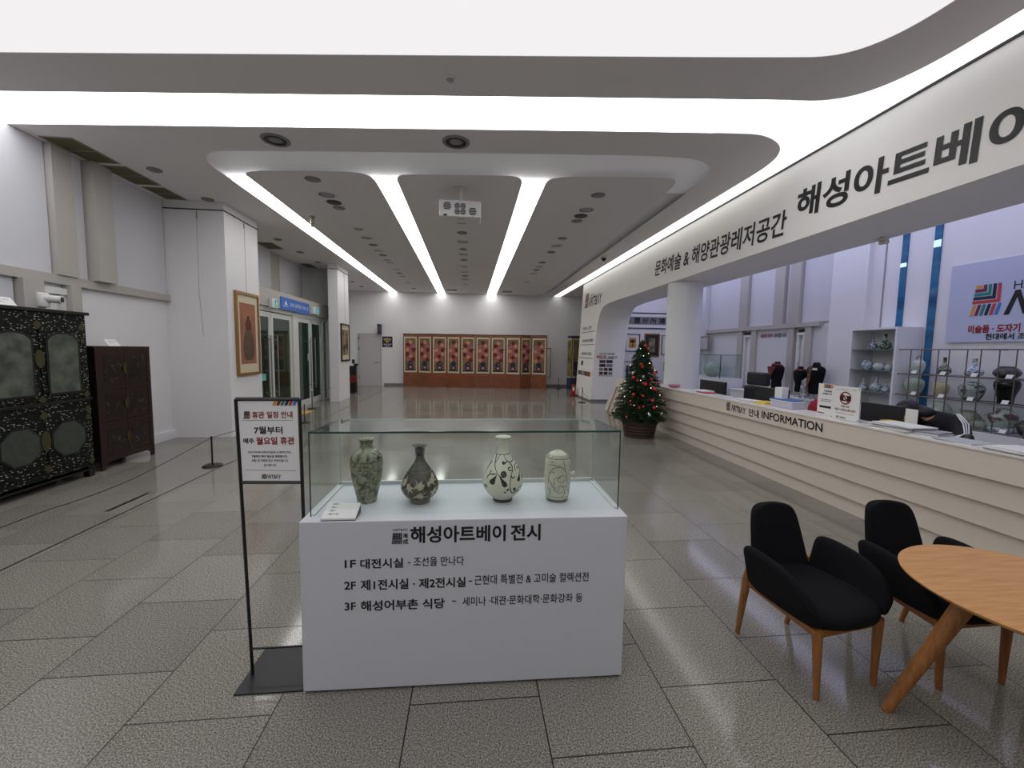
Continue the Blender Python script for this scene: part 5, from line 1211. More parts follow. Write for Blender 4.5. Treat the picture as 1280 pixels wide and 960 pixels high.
# baubles where the photograph shows them, on the near surface of the cone
BA = [(653, 124, 8, 14), (664, 150, 7, 12), (757, 158, 0, 9), (829, 200, 0, 9), (780, 215, 0, 13), (577, 257, 0, 14), (614, 288, 0, 10), (753, 274, 0, 12), (694, 321, 0, 17), (745, 325, 0, 9), (794, 308, 0, 9), (780, 372, 0, 17), (577, 425, 0, 14), (671, 440, 0, 12), (765, 487, 0, 15), (780, 558, 0, 14), (635, 556, 0, 10), (674, 546, 0, 9), (546, 490, 0, 10), (505, 653, 0, 9), (842, 405, 0, 10), (550, 527, 0, 8), (835, 318, 0, 8)]
BG = 'red baubles on the christmas tree'
def cone_hit(px_, py_):
    d = ray(px_, py_); best = None
    for i in range(400):
        Y = 6.8 + i * 0.002 * 1.0; p = CAM + d * (Y / d.y)
        if p.z > ZT_: break
        if (p - TC).to_2d().length < cone_r(min(max(p.z, ZB_), ZT_ - 0.001)) * 1.06: return p
    q = CAM + d * (7.35 / d.y); w_ = q - TC; w_.z = 0
    rr_ = cone_r(min(max(q.z, ZB_), ZT_ - 0.02)) * 1.0
    if w_.length > rr_: w_ *= rr_ / w_.length
    return Vector((TC.x + w_.x, TC.y + w_.y, min(q.z, ZT_)))
bnames = [(x, y, r) for x, y, _, r in BA] + [((813 - 720) * 8, (432 - 440) * 8, 13), ((819 - 720) * 8, (436 - 440) * 8, 13)]
for i, (x, y, r) in enumerate(bnames):
    p = cone_hit(720 + x / 8, 440 + y / 8); rr = r / 8 / FPX * 7.2 * 1.25
    big = r >= 14
    if y < 0: lb = 'red bauble at the very top of the christmas tree'
    elif big: lb = 'large shiny red bauble on the christmas tree'
    else: lb = 'small shiny red bauble on the christmas tree'
    m_ = MB().ball((0, 0, 0), rr, 18); m_.tube([(0, 0, rr * 0.95), (0, 0, rr * 1.2)], rr * 0.2, 8, 1)
    o = part('bauble', m_, [REDM, BRASS]); o.location = p; tag(o, lb, 'bauble', BG)
fl_ = MB(); pts_ = []
for k in range(90):
    f = k / 89; z = lerp(0.4, 1.72, f); an = f * 9 * 2 * PI; r = cone_r(z) * 0.98; pts_.append(TC + Vector((min(r * math.cos(an), 0.40), r * math.sin(an), z)))
fl_.tube(pts_, 0.002, 4, 0)
for k in range(1, 89, 3):
    fl_.ball(pts_[k] * 0.7 + pts_[k + 1] * 0.3, 0.0085, 6, 1)
ml = emit_mat('warm bulb', (255, 222, 170), 1.6)
lo_ = tag(part('fairy_lights', fl_, [mat('green wire', (20, 40, 24), 0.6), ml]), 'string of tiny warm white lights wound round the christmas tree', 'fairy lights')
sv = MB()
for x, y in ((668, 245), (730, 628), (852, 612), (562, 212)):
    p = cone_hit(720 + x / 8, 440 + y / 8); o = part('flower_ornament', MB().add([p + Vector((0.035 * math.cos(a) * (1 if i % 2 else 0.4), -0.02 - 0.01 * (i % 2), 0.035 * math.sin(a) * (1 if i % 2 else 0.4))) for i, a in enumerate([k * PI / 5 for k in range(10)])] + [p + Vector((0, -0.035, 0))] + [p], [(i, (i + 1) % 10, 10) for i in range(10)] + [((i + 1) % 10, i, 11) for i in range(10)]), WPLAST)
    tag(o, 'small white star flower on the christmas tree', 'ornament', 'white flowers on the christmas tree')

# ------------------------------------------------------------------ lacquer cabinets on the left
LAC = ramp_mat('mother of pearl lacquer', [(0.0, (190, 196, 186)), (0.2, (150, 156, 142)), (0.27, (26, 28, 22)), (1.0, (14, 16, 13))], scale=38, rough=0.5, tex='voronoi', stretch=(1, 0.6, 1.5), spec=0.15)
LACD = mat('black lacquer', (22, 22, 18), 0.3)
MIRR = ramp_mat('aged inlaid mirror', [(0.35, (60, 66, 58)), (0.55, (88, 94, 84)), (0.75, (104, 108, 98))], scale=7, detail=6, rough=0.3)
OCT = ramp_mat('grey green panel', [(0.3, (52, 58, 50)), (0.7, (66, 72, 62))], scale=20, rough=0.4)
CX = -4.55; CY0, CY1 = 4.28, 5.41; CM = (CY0 + CY1) / 2
cab = thing('lacquer_cabinet', (-4.8, CM, 0), 'big black lacquer cabinet inlaid with mother of pearl at the left edge', 'cabinet')
part('body', MB().box((-5.06, CY0, 0.1), (CX, CY1, 1.93)), LAC, cab)
part('cornice', MB().box((-5.08, CY0 - 0.03, 1.93), (CX + 0.03, CY1 + 0.03, 1.965)), LACD, cab, bevel=0.005)
part('waist', MB().box((CX, CY0 - 0.01, 0.93), (CX + 0.02, CY1 + 0.012, 0.965)), LACD, cab)
for y in (CY0, CY1 - 0.07):
    for x in (CX - 0.07, -5.06): part('foot', MB().box((x, y, 0), (x + 0.07, y + 0.07, 0.1)), LACD, cab)
part('apron', MB().box((CX - 0.03, CY0 + 0.07, 0.08), (CX, CY1 - 0.07, 0.13)), LACD, cab)
def arch_pts(yc, w, z0, z1, x):
    P_ = [(x, yc - w, z0), (x, yc + w, z0)]
    for i in range(11): a = PI * i / 10; P_.append((x, yc + w * math.cos(a), z1 - 0.1 + 0.1 * math.sin(a)))
    return P_
for s in (-1, 1):
    yc = CM + s * 0.255
    dr = part('door', MB().box((CX, yc - 0.235, 0.98), (CX + 0.012, yc + 0.235, 1.83)), LAC, cab)
    part('arch_frame', MB().prism(arch_pts(yc, 0.192, 1.03, 1.72, CX + 0.012), (0.012, 0, 0)), LACD, dr)
    part('mirror_panel', MB().prism(arch_pts(yc, 0.168, 1.055, 1.70, CX + 0.024), (0.002, 0, 0)), MIRR, dr)
    dr = part('door', MB().box((CX, yc - 0.235, 0.22), (CX + 0.012, yc + 0.235, 0.84)), LAC, cab)
    octp = lambda r, x: [(x, yc + r * math.cos(PI / 8 + k * PI / 4), 0.53 + r * math.sin(PI / 8 + k * PI / 4)) for k in range(8)]
    part('octagon_frame', MB().prism(octp(0.215, CX + 0.012), (0.01, 0, 0)), LACD, dr); part('octagon_panel', MB().prism(octp(0.195, CX + 0.022), (0.002, 0, 0)), OCT, dr)
for z0, z1 in ((1.33, 1.53), (0.43, 0.66)): part('lock_plate', MB().prism([(CX + 0.013, CM + 0.05 * math.cos(a) * (1 if abs(math.sin(a)) < .9 else .6), (z0 + z1) / 2 + (z1 - z0) / 2 * math.sin(a)) for a in [k * PI / 8 for k in range(16)]], (0.008, 0, 0)), BRASS, cab)
for yc, zc_ in ((CM, 1.79), (CM, 0.99), (CM, 0.82), (CM, 0.24), (CY1 - 0.06, 1.79), (CY1 - 0.05, 1.0), (CY1 - 0.05, 0.82), (CY1 - 0.05, 0.2), (CY0 + 0.06, 1.79), (CY0 + 0.05, 0.2), (CY0 + 0.05, 0.82), (CY0 + 0.05, 1.0)):
    part('corner_plate', MB().prism([(CX + 0.0125, yc - 0.045, zc_), (CX + 0.0125, yc, zc_ - 0.05), (CX + 0.0125, yc + 0.045, zc_), (CX + 0.0125, yc, zc_ + 0.05)], (0.004, 0, 0)), BRASS, cab)
for z in (1.6, 1.2, 0.7, 0.36): part('hinge', MB().box((CX + 0.0125, CY1 - 0.085, z), (CX + 0.018, CY1 - 0.045, z + 0.05)), BRASS, cab)
def tent_card(c, w, label):
    t = thing('caption_card', c, label, 'card'); x, y, z = c
    part('card', MB().hexa([(x, y - w, z), (x + 0.005, y - w, z), (x + 0.005, y + w, z), (x, y + w, z), (x - 0.07, y - w, z + 0.09), (x - 0.065, y - w, z + 0.09), (x - 0.065, y + w, z + 0.09), (x - 0.07, y + w, z + 0.09)]), PAPER, t)
    m_ = MB(); 
    for f, ww in ((0.65, 0.7), (0.4, 0.5)): letters(m_, '나전칠기 이층농', (x + 0.006 - 0.07 * f, y + w * 0.0 - w * 0.7, z + 0.09 * f), (0, w * 2 * ww, 0), (-0.009, 0, 0.011), 0)
    part('lettering', m_, INK, t)
tent_card((-4.62, 4.62, 1.966), 0.14, 'white caption card lying on top of the big lacquer cabinet')
RW = ramp_mat('red brown wood', [(0.3, (30, 15, 12)), (0.7, (44, 22, 17))], scale=5, rough=0.35, stretch=(1, 1, 10))
RWD = mat('dark side wood', (12, 8, 8), 0.5)
INL = ramp_mat('inlaid dark panel', [(0.5, (22, 14, 12)), (0.6, (30, 20, 17)), (0.68, (88, 78, 60))], scale=16, detail=3, rough=0.3, distortion=1.2)
C2 = -4.61; D0, D1 = 5.56, 6.43; DM = (D0 + D1) / 2
cb2 = thing('wooden_cabinet', (-4.85, DM, 0), 'red-brown wooden cabinet with six inlaid doors beside the pillar', 'cabinet')
part('body', MB().box((-5.06, D0, 0.12), (C2, D1, 1.545)), RWD, cb2)
part('top', MB().box((-5.07, D0 - 0.012, 1.545), (C2 + 0.015, D1 + 0.012, 1.57)), RW, cb2)
fr = MB()
for y in (D0, D1 - 0.06): fr.box((C2, y, 0.0), (C2 + 0.02, y + 0.06, 1.545))
for z in (0.12, 0.56, 1.02, 1.5): fr.box((C2, D0 + 0.06, z), (C2 + 0.02, D1 - 0.06, z + 0.045))
part('front_frame', fr, RW, cb2)
for y in (D0, D1 - 0.06): part('foot', MB().box((-5.05, y, 0), (-4.99, y + 0.06, 0.12)), RWD, cb2)
part('apron', MB().prism([(C2 + 0.004, D0 + 0.06, 0.12), (C2 + 0.004, D0 + 0.06, 0.05), (C2 + 0.004, D0 + 0.12, 0.095), (C2 + 0.004, D1 - 0.12, 0.095), (C2 + 0.004, D1 - 0.06, 0.05), (C2 + 0.004, D1 - 0.06, 0.12)], (0.014, 0, 0)), RW, cb2)
for z0, z1 in ((0.165, 0.56), (0.605, 1.02), (1.065, 1.5)):
    for s in (0, 1):
        y0, y1 = (D0 + 0.065, DM - 0.003) if s == 0 else (DM + 0.003, D1 - 0.065)
        d = part('door', MB().box((C2 + 0.001, y0, z0 + 0.004), (C2 + 0.016, y1, z1 - 0.004)), RW, cb2)
        part('inlay_panel', MB().box((C2 + 0.016, y0 + 0.05, z0 + 0.05), (C2 + 0.018, y1 - 0.05, z1 - 0.05)), INL, d)
        part('ring_pull', MB().tube([(C2 + 0.024, (y1 - 0.03 if s == 0 else y0 + 0.03), (z0 + z1) / 2 + 0.03), (C2 + 0.03, (y1 - 0.03 if s == 0 else y0 + 0.03), (z0 + z1) / 2 - 0.03)], 0.006, 6), BRASS, d)
    part('lock_plate', MB().prism([(C2 + 0.017, DM + 0.03 * math.cos(a), (z0 + z1) / 2 + 0.07 * math.sin(a)) for a in [k * PI / 8 for k in range(16)]], (0.005, 0, 0)), BRASS, cb2)
tent_card((-4.70, 6.0, 1.571), 0.09, 'white caption card on top of the red-brown wooden cabinet')
# security camera on the window frame
cc = on_x(58, 374, -4.95)
sc2 = thing('security_camera', (-5.05, cc.y, cc.z), 'white bullet security camera above the big lacquer cabinet', 'camera')
part('mount', MB().lathe([(0.055, -0.09), (0.06, -0.08), (0.06, 0.06), (0.05, 0.075), (0, 0.08)], (-4.99, cc.y, cc.z), 20), WPLAST, sc2)
part('barrel', MB().tube([(-4.97, cc.y, cc.z + 0.01), (-4.83, cc.y + 0.05, cc.z + 0.0)], 0.045, 16), WPLAST, sc2)
part('lens', MB().tube([(-4.831, cc.y + 0.05, cc.z), (-4.822, cc.y + 0.053, cc.z)], 0.03, 16), BLACK, sc2)

# ------------------------------------------------------------------ folding screens on the far wall
FW = ramp_mat('screen wood', [(0.3, (118, 66, 42)), (0.7, (138, 80, 52))], scale=4, rough=0.4, stretch=(1, 1, 8))
SILK = mat('cream silk', (206, 196, 170), 0.7)
PBG = ramp_mat('aged painting ground', [(0.3, (106, 90, 62)), (0.7, (126, 110, 78))], scale=5, rough=0.7)
FLW = [mat('petal peach', (200, 130, 104), 0.7), mat('petal crimson', (104, 18, 20), 0.7), mat('petal mauve', (150, 98, 104), 0.7), mat('petal rose', (166, 84, 78), 0.7)]
LEAF = mat('painted leaf', (58, 66, 44), 0.7); NAVY = mat('painted navy', (24, 26, 62), 0.6); DKB = mat('painted base', (40, 22, 16), 0.7)
bx = [504, 522.4, 540, 558.5, 575.3, 594, 613, 631.7, 650.3, 663.4, 683]
zig = [0.12, 0.16, -0.1, 0.14, -0.1, 0.06, 0.1, 0.06, -0.12, 0.14, -0.1]
fsn = thing('folding_screen', (0.2, 17.5, 0), 'wide ten-panel folding screen painted with flower vases at the far wall', 'folding screen')
P_ = []
for x, zg in zip(bx, zig):
    i = bx.index(x); Y = 17.72 - 0.075 * i + zg * 1.1
    d = ray(x, 470); P_.append(Vector((d.x * Y / d.y, Y, 0)))
HS = 2.2
for i in range(10):
    a, b = P_[i], P_[i + 1]; u = b - a; L = u.length; un = u.normalized(); nrm = Vector((un.y, -un.x, 0))
    wpx = L
    bo = MB().obox(a + un * 0.004, un * (L - 0.008), -nrm * 0.03, (0, 0, HS))
    pn2 = part('panel', bo, FW, fsn)
    def fp(s, z, o): return a + un * (L * s) + Vector((0, 0, z)) + nrm * o
    def q4(m, s0, s1, z0, z1, o, mi): m.quad(fp(s0, z0, o), fp(s1, z0, o), fp(s1, z1, o), fp(s0, z1, o), mi)
    m_ = MB(); q4(m_, 0.07, 0.93, 0.60, 2.1, 0.002, 0); part('silk_border', m_, SILK, pn2)
    m_ = MB(); q4(m_, 0.14, 0.86, 0.67, 2.04, 0.004, 0); q4(m_, 0.14, 0.86, 0.67, 0.73, 0.005, 6)
    rr_ = random.Random(i % 2 * 31 + 5)
    ww = L * 0.72
    def el(cx, cz, r, mi, o, sx=1.0): m_.disc(fp(0.14 + 0.72 * cx, cz, o), un * r * sx, (0, 0, r), 14, mi)
    fl = [(0.5, 1.88, 0), (0.26, 1.76, 1), (0.76, 1.72, 2), (0.5, 1.64, 3), (0.22, 1.56, 0), (0.8, 1.55, 1), (0.5, 1.46, 2), (0.22, 1.38, 1), (0.8, 1.36, 3), (0.53, 1.29, 0), (0.28, 1.17, 3), (0.76, 1.15, 1)]
    sh_ = 0 if i in (0, 1, 4, 6, 8) else 1
    for cx, cz, k in fl:
        for g in range(3): el(cx + rr_.uniform(-.22, .22), cz + rr_.uniform(-.07, .07), 0.03, 5, 0.0045)
    for cx, cz, k in fl:
        kk = (k + (1 if sh_ and k in (0, 1) else 0)) % 2 if (sh_ and k < 2) else k
        cx2 = 1 - cx if sh_ else cx
        el(cx2, cz, 0.085, 1 + kk, 0.005); 
    for k in range(5): el(rr_.uniform(.2, .8), rr_.uniform(1.85, 1.98), 0.012, 5, 0.005)
    el(0.5, 0.98, 0.10, 7, 0.006, 1.2); el(0.5, 0.82, 0.10, 7, 0.006, 1.35); q4(m_, 0.38, 0.62, 0.85, 1.06, 0.0062, 7)
    el(0.5, 0.82, 0.05, 1, 0.007, 1.3)
    if i % 2 == 0: el(0.55, 0.98, 0.035, 4, 0.007, 1.3)
    el(0.18, 0.92, 0.03, 2, 0.006)
    part('painting', m_, [PBG] + FLW + [LEAF, DKB, NAVY], pn2)
    m_ = MB(); m_.obox(a + Vector((0, 0, HS)) + nrm * 0.005, un * L, -nrm * 0.04, (0, 0, 0.03)); part('top_rail', m_, RW, pn2)
GOLD = ramp_mat('gold ink painting', [(0.35, (60, 54, 34)), (0.5, (130, 118, 72)), (0.7, (150, 136, 86))], scale=2.2, detail=5, rough=0.6)
BLS = mat('blue silk', (62, 66, 98), 0.7)
f2 = thing('folding_screen', (4.5, 17.4, 0), 'gold painted folding screen with blue foot, partly behind the sign wall', 'folding screen')
Q_ = [Vector((on_y(708.4, 470, 17.55).x, 17.55, 0)), Vector((on_y(714, 470, 17.25).x, 17.25, 0)), Vector((4.78, 17.5, 0)), Vector((5.15, 17.2, 0)), Vector((5.6, 17.5, 0))]
for a, b in zip(Q_[:-1], Q_[1:]):
    u = b - a; L = u.length; un = u.normalized(); nrm = Vector((un.y, -un.x, 0))
    p2 = part('panel', MB().obox(a + un * 0.004, un * (L - 0.008), -nrm * 0.03, (0, 0, 2.25)), RWD, f2)
    for nm, s0, s1, z0, z1, o, m in (('blue_foot', .02, .98, .02, .45, .002, BLS), ('blue_head', .02, .98, 2.14, 2.23, .002, BLS), ('silk_border', .05, .95, .45, 2.14, .002, SILK), ('painting', .14, .9, .52, 2.08, .004, GOLD)):
        m_ = MB().quad(a + un * L * s0 + Vector((0, 0, z0)) + nrm * o, a + un * L * s1 + Vector((0, 0, z0)) + nrm * o, a + un * L * s1 + Vector((0, 0, z1)) + nrm * o, a + un * L * s0 + Vector((0, 0, z1)) + nrm * o)
        part(nm, m_, m, p2)
# small dark notice on a stand before it
nb = on_z(722, 487.2, 0); n0 = on_y(717.3, 463, nb.y - 0.05); n1 = on_y(723.8, 452.5, nb.y - 0.05)
ns = thing('notice_stand', (n1.x - .1, nb.y, 0), 'small dark notice board on a black stand before the gold screen', 'notice')
part('board', MB().box((n0.x, nb.y, n0.z), (n1.x, nb.y + 0.02, n1.z)), mat('dark board', (46, 38, 40), 0.4), ns)
part('stand', MB().tube([((n0.x + n1.x) / 2, nb.y + 0.02, 0.01), ((n0.x + n1.x) / 2, nb.y + 0.02, n0.z)], 0.015, 8).lathe([(0.12, 0), (0.12, 0.012), (0, 0.014)], ((n0.x + n1.x) / 2, nb.y + 0.02, 0), 20), BLACK, ns)

# framed pictures
def frame_y(x0, y0, x1, y1, Y, fcol, pic, label, border=0.12, fw=0.03, matc=None, cat='picture', name='framed_picture', deco=None):
    a = on_y(x0, (y0 + y1) / 2, Y); b = on_y(x1, (y0 + y1) / 2, Y); zt_ = on_y((x0 + x1) / 2, y0, Y).z; zb_ = on_y((x0 + x1) / 2, y1, Y).z
    X0, X1 = a.x, b.x
    t = thing(name, ((X0 + X1) / 2, Y, zb_), label, cat)
    part('frame', MB().box((X0, Y - 0.03, zb_), (X1, Y, zb_ + fw)).box((X0, Y - 0.03, zt_ - fw), (X1, Y, zt_)).box((X0, Y - 0.03, zb_ + fw), (X0 + fw, Y, zt_ - fw)).box((X1 - fw, Y - 0.03, zb_ + fw), (X1, Y, zt_ - fw)), fcol, t)
    part('mount', MB().box((X0 + fw, Y - 0.012, zb_ + fw), (X1 - fw, Y, zt_ - fw)), matc or PAPER, t)
    w = min(X1 - X0, zt_ - zb_) * border + fw
    m_ = MB().box((X0 + w, Y - 0.015, zb_ + w), (X1 - w, Y - 0.012, zt_ - w))
    o = part('artwork', m_, pic, t)
    if deco: deco(t, X0 + w, X1 - w, zb_ + w, zt_ - w, Y - 0.0155)
    return t
YW = 13.25
DKF = mat('dark frame', (44, 32, 28), 0.4); GOF = mat('gold frame', (150, 116, 60), 0.4, metal=0.4); LTF = mat('taupe frame', (140, 126, 112), 0.5)
def calli(t, x0, x1, z0, z1, y):
    m_ = MB(); w = (x1 - x0); h = z1 - z0
    for ch, f in (('靈', 0.17), ('好', 0.38), ('所', 0.58), ('禱', 0.8)): letters(m_, ch, (x0 + w * f, y, z0 + h * 0.12), (w * 0.16, 0, 0), (0, 0, h * 0.78), 0, 0.03)
    for k in range(4): letters(m_, '書', (x0 + w * 0.06, y, z0 + h * (0.7 - 0.17 * k)), (w * 0.035, 0, 0), (0, 0, h * 0.1), 0, 0.0)
    part('brushwork', m_, BLK, t)
frame_y(779, 391, 838, 411, YW, DKF, mat('grey paper', (122, 124, 128), 0.7), 'wide calligraphy frame with four large characters high on the back wall', 0.2, 0.03, deco=calli)
def treepic(t, x0, x1, z0, z1, y):
    w = x1 - x0; h = z1 - z0; m_ = MB()
    m_.disc((x0 + w * .5, y, z0 + h * .68), (w * .36, 0, 0), (0, 0, h * .14), 16, 0); m_.disc((x0 + w * .4, y, z0 + h * .6), (w * .25, 0, 0), (0, 0, h * .08), 16, 0)
    m_.quad((x0 + w * .42, y, z0 + h * .2), (x0 + w * .58, y, z0 + h * .2), (x0 + w * .55, y, z0 + h * .6), (x0 + w * .45, y, z0 + h * .6), 0); m_.quad((x0 + w * .3, y, z0 + h * .08), (x0 + w * .7, y, z0 + h * .08), (x0 + w * .62, y, z0 + h * .22), (x0 + w * .36, y, z0 + h * .22), 1)
    part('painted_tree', m_, [mat('tree green', (40, 66, 48), 0.7), mat('brick red', (150, 60, 40), 0.7)], t)
frame_y(781.5, 417.5, 799.5, 439.5, YW, DKF, mat('ochre', (196, 142, 60), 0.7), 'small picture of a green tree on ochre, framed dark, on the back wall', 0.2, 0.025, deco=treepic)
frame_y(805, 417, 824, 446, YW, GOF, ramp_mat('olive picture', [(0.4, (80, 82, 60)), (0.6, (150, 140, 104))], scale=5, rough=0.7), 'gold framed dark picture behind the top of the christmas tree', 0.22, 0.04, mat('dark mount', (34, 36, 42), 0.6))
frame_y(826.5, 419, 846, 443.5, YW, LTF, mat('brown picture', (96, 74, 66), 0.7), 'taupe framed picture with brown centre beside the round column', 0.28, 0.035)
def vert(t, x0, x1, z0, z1, y):
    w = x1 - x0; h = z1 - z0; m_ = MB(); m_.quad((x0 + w * .1, y, z0), (x0 + w * .42, y, z0), (x0 + w * .42, y, z1), (x0 + w * .1, y, z1), 0); m_.quad((x0 + w * .5, y, z0), (x0 + w * .85, y, z0), (x0 + w * .85, y, z1), (x0 + w * .5, y, z1), 1)
    part('picture_strips', m_, [mat('dark green print', (40, 48, 44), 0.6), mat('cream print', (206, 196, 176), 0.6)], t)
frame_y(776.5, 451.5, 795.5, 476, YW, LTF, mat('pale blue mount', (180, 186, 206), 0.6), 'taupe framed pair of strips low on the back wall, above the counter end', 0.2, 0.03, deco=vert)
frame_y(796.5, 451.5, 814, 476, YW, LTF, mat('muted print', (150, 130, 120), 0.6), 'low taupe frame mostly hidden behind the christmas tree', 0.25, 0.03)
frame_y(829.5, 452.5, 842, 464, YW, BLACK, mat('red print', (140, 40, 44), 0.6), 'small black and red picture just left of the round column', 0.12, 0.03)
frame_y(830, 468, 842, 484, YW, BLACK, mat('black print', (24, 24, 28), 0.4), 'small all-black picture low beside the round column', 0.1, 0.03)
p = on_x(880, 430, XR - 0.17)
tag(part('framed_picture', MB().box((XR - 0.19, p.y - 0.25, p.z - 0.2), (XR - 0.162, p.y + 0.28, p.z + 0.22), 0).box((XR - 0.192, p.y - 0.2, p.z - 0.15), (XR - 0.19, p.y + 0.23, p.z + 0.17), 1), [LTF, mat('pale print', (180, 180, 190), 0.6)]), 'small pale framed picture on the white mullion right of the round column', 'picture')

def frame_x(X, y0, y1, z0, z1, fcol, label, pic, mats_, bw, fw=0.05, d=0.04):
    t = thing('framed_painting', (X, (y0 + y1) / 2, z0), label, 'painting')
    part('frame', MB().box((X, y0, z0), (X + d, y1, z0 + fw)).box((X, y0, z1 - fw), (X + d, y1, z1)).box((X, y0, z0 + fw), (X + d, y0 + fw, z1 - fw)).box((X, y1 - fw, z0 + fw), (X + d, y1, z1 - fw)), fcol, t)
    part('mount', MB().box((X, y0 + fw, z0 + fw), (X + 0.02, y1 - fw, z1 - fw)), SILK, t)
    m_ = MB(); pic(m_, X + 0.0205, y0 + bw, y1 - bw, z0 + bw * 1.6, z1 - bw * 1.5); part('artwork', m_, mats_, t)
    return t
PEACH = ramp_mat('orange brown silk', [(0.3, (140, 88, 62)), (0.7, (166, 108, 80))], scale=3, rough=0.7)
def pic1(m_, x, y0, y1, z0, z1):
    w = y1 - y0; h = z1 - z0; m_.quad((x, y0, z0), (x, y1, z0), (x, y1, z1), (x, y0, z1), 0)
    # a plain tall covered urn
    sh = [(0.20, 0.06), (0.30, 0.12), (0.36, 0.24), (0.34, 0.36), (0.26, 0.48), (0.17, 0.58)]
    P1 = [(x + 0.001, y0 + w * (0.52 - a), z0 + h * b) for a, b in sh] + [(x + 0.001, y0 + w * (0.52 + a), z0 + h * b) for a, b in reversed(sh)]
    m_.add(P1, [tuple(reversed(range(len(P1))))], 1)
    P2 = [(x + 0.0015, y0 + w * (0.52 + s), z0 + h * b) for s, b in ((-0.17, 0.56), (0.17, 0.56), (0.2, 0.66), (0.1, 0.74), (-0.1, 0.74), (-0.2, 0.66))]
    m_.add(P2, [tuple(range(6))], 2); m_.disc((x + 0.002, y0 + w * 0.52, z0 + h * 0.765), (0, w * 0.07, 0), (0, 0, h * 0.03), 14, 3)
frame_x(-4.15, 7.80, 8.6, 1.06, 2.58, GOF, 'tall gold framed painting on orange silk hanging on the near pillar', pic1, [PEACH, ramp_mat('urn olive', [(0.3, (78, 62, 46)), (0.7, (104, 84, 62))], scale=4, rough=0.7), mat('urn maroon', (92, 36, 34), 0.7), mat('urn dark', (40, 30, 30), 0.7)], 0.13)
frame_x(-3.85, 12.78, 13.6, 1.18, 2.32, RW, 'brown framed ink painting hanging on the far pillar', lambda m_, x, y0, y1, z0, z1: (m_.quad((x, y0, z0), (x, y1, z0), (x, y1, z1), (x, y0, z1), 0)), [ramp_mat('ink wash', [(0.36, (40, 36, 28)), (0.48, (140, 122, 86)), (0.7, (172, 152, 110))], scale=3.2, detail=5, rough=0.7)], 0.12)
# hanging wires and labels
def wire(pts, label): return tag(part('hanging_wire', MB().tube(pts, 0.0025, 6).tube([pts[0], Vector(pts[0]) - Vector((0, 0, 0.12))], 0.008, 6), GREYP), label, 'wire')
wire([on_y(245.3, 264, 7.58), on_y(249, 366, 7.585), on_y(254.5, 421, 7.585)], 'thin picture wire hanging free on the front of the near pillar')
wire([Vector((-4.135, 8.2, 3.86)), Vector((-4.13, 8.2, 2.58))], 'thin picture wire holding the painting on the near pillar')
wire([Vector((-3.835, 13.2, 3.86)), Vector((-3.83, 13.2, 2.32))], 'thin picture wire holding the painting on the far pillar')
p = on_x(291, 452, -4.149)
tag(part('label_plate', MB().box((-4.15, 7.64, 1.38), (-4.145, 7.76, 1.5)), PAPER), 'small white label plate left of the orange silk painting', 'label')
tag(part('label_plate', MB().box((-3.85, 12.9, 0.98), (-3.845, 12.98, 1.1)), PAPER), 'small white label plate under the far pillar painting', 'label')

# ------------------------------------------------------------------ far wall: grey door, signs, electric panel
fd = struct(part('door_3', MB().box((-4.72, YB - 0.03, 0.0), (-3.84, YB - 0.005, 2.17)), mat('door grey', (188, 186, 186), 0.5)))
part('door_handle', MB().tube([(-3.93, YB - 0.03, 1.0), (-3.93, YB - 0.08, 1.0), (-4.08, YB - 0.08, 1.0)], 0.02, 8).lathe([(0.04, 0), (0.04, 0.01)], (-3.93, YB - 0.035, 0.99), 12), STEEL, fd)
part('door_frame', MB().box((-4.76, YB - 0.04, 0), (-4.72, YB, 2.21)).box((-3.84, YB - 0.04, 0), (-3.80, YB, 2.21)).box((-4.72, YB - 0.04, 2.17), (-3.84, YB, 2.21)), mat('door frame grey', (170, 168, 168), 0.5), fd)
for z in (0.3, 1.5, 1.95): part('hinge', MB().box((-4.735, YB - 0.05, z), (-4.71, YB - 0.03, z + 0.12)), BLACK, fd)
tg = thing('sign_box', (-3.8, YB - 0.2, 2.22), 'dark blue box sign sticking out of the wall beside the far door', 'sign')
part('box', MB().box((-3.87, YB - 0.42, 2.2), (-3.77, YB, 2.6)), NAVY, tg)
part('face', MB().box((-3.85, YB - 0.423, 2.3), (-3.79, YB - 0.42, 2.5)), mat('muted red', (120, 70, 76), 0.5), tg)
eg = thing('emblem_sign', (-3.55, YB - 0.02, 1.66), 'navy square sign with yellow wing emblem right of the far door', 'sign')
part('board', MB().box((-3.76, YB - 0.02, 1.64), (-3.33, YB, 2.1)), NAVY, eg)
m_ = MB(); cx, y = -3.545, YB - 0.021
for s in (-1, 1):
    q = lambda a, b: (cx + s * a, y, b)
    w_ = [q(0.0, 1.82), q(0.04, 1.86), q(0.18, 2.0), q(0.12, 1.99), q(0.06, 1.93), q(0.0, 1.9)]
    m_.add(w_ if s > 0 else list(reversed(w_)), [tuple(range(6))], 0)
    w2_ = [q(0.02, 1.93), q(0.05, 1.95), q(0.14, 2.02), q(0.08, 2.02), q(0.03, 1.98)]
    m_.add(w2_ if s > 0 else list(reversed(w2_)), [tuple(range(5))], 0)
m_.disc((cx, y, 2.0), (0.03, 0, 0), (0, 0, 0.03), 12, 1)
letters(m_, '순찰 구역', (cx - 0.16, y, 1.74), (0.32, 0, 0), (0, 0, 0.05), 1, 0.03); letters(m_, '지구대', (cx - 0.1, y, 1.67), (0.2, 0, 0), (0, 0, 0.045), 1, 0.03)
part('emblem', m_, [mat('emblem yellow', (196, 168, 60), 0.5), PAPER], eg)
ep = thing('electric_panel', (3.5, YB - 0.02, 0.4), 'flush white electric panel door with dark outline behind the screen edge', 'panel')
part('panel_door', MB().box((3.2, YB - 0.012, 0.42), (3.56, YB, 1.68)), WALL, ep)
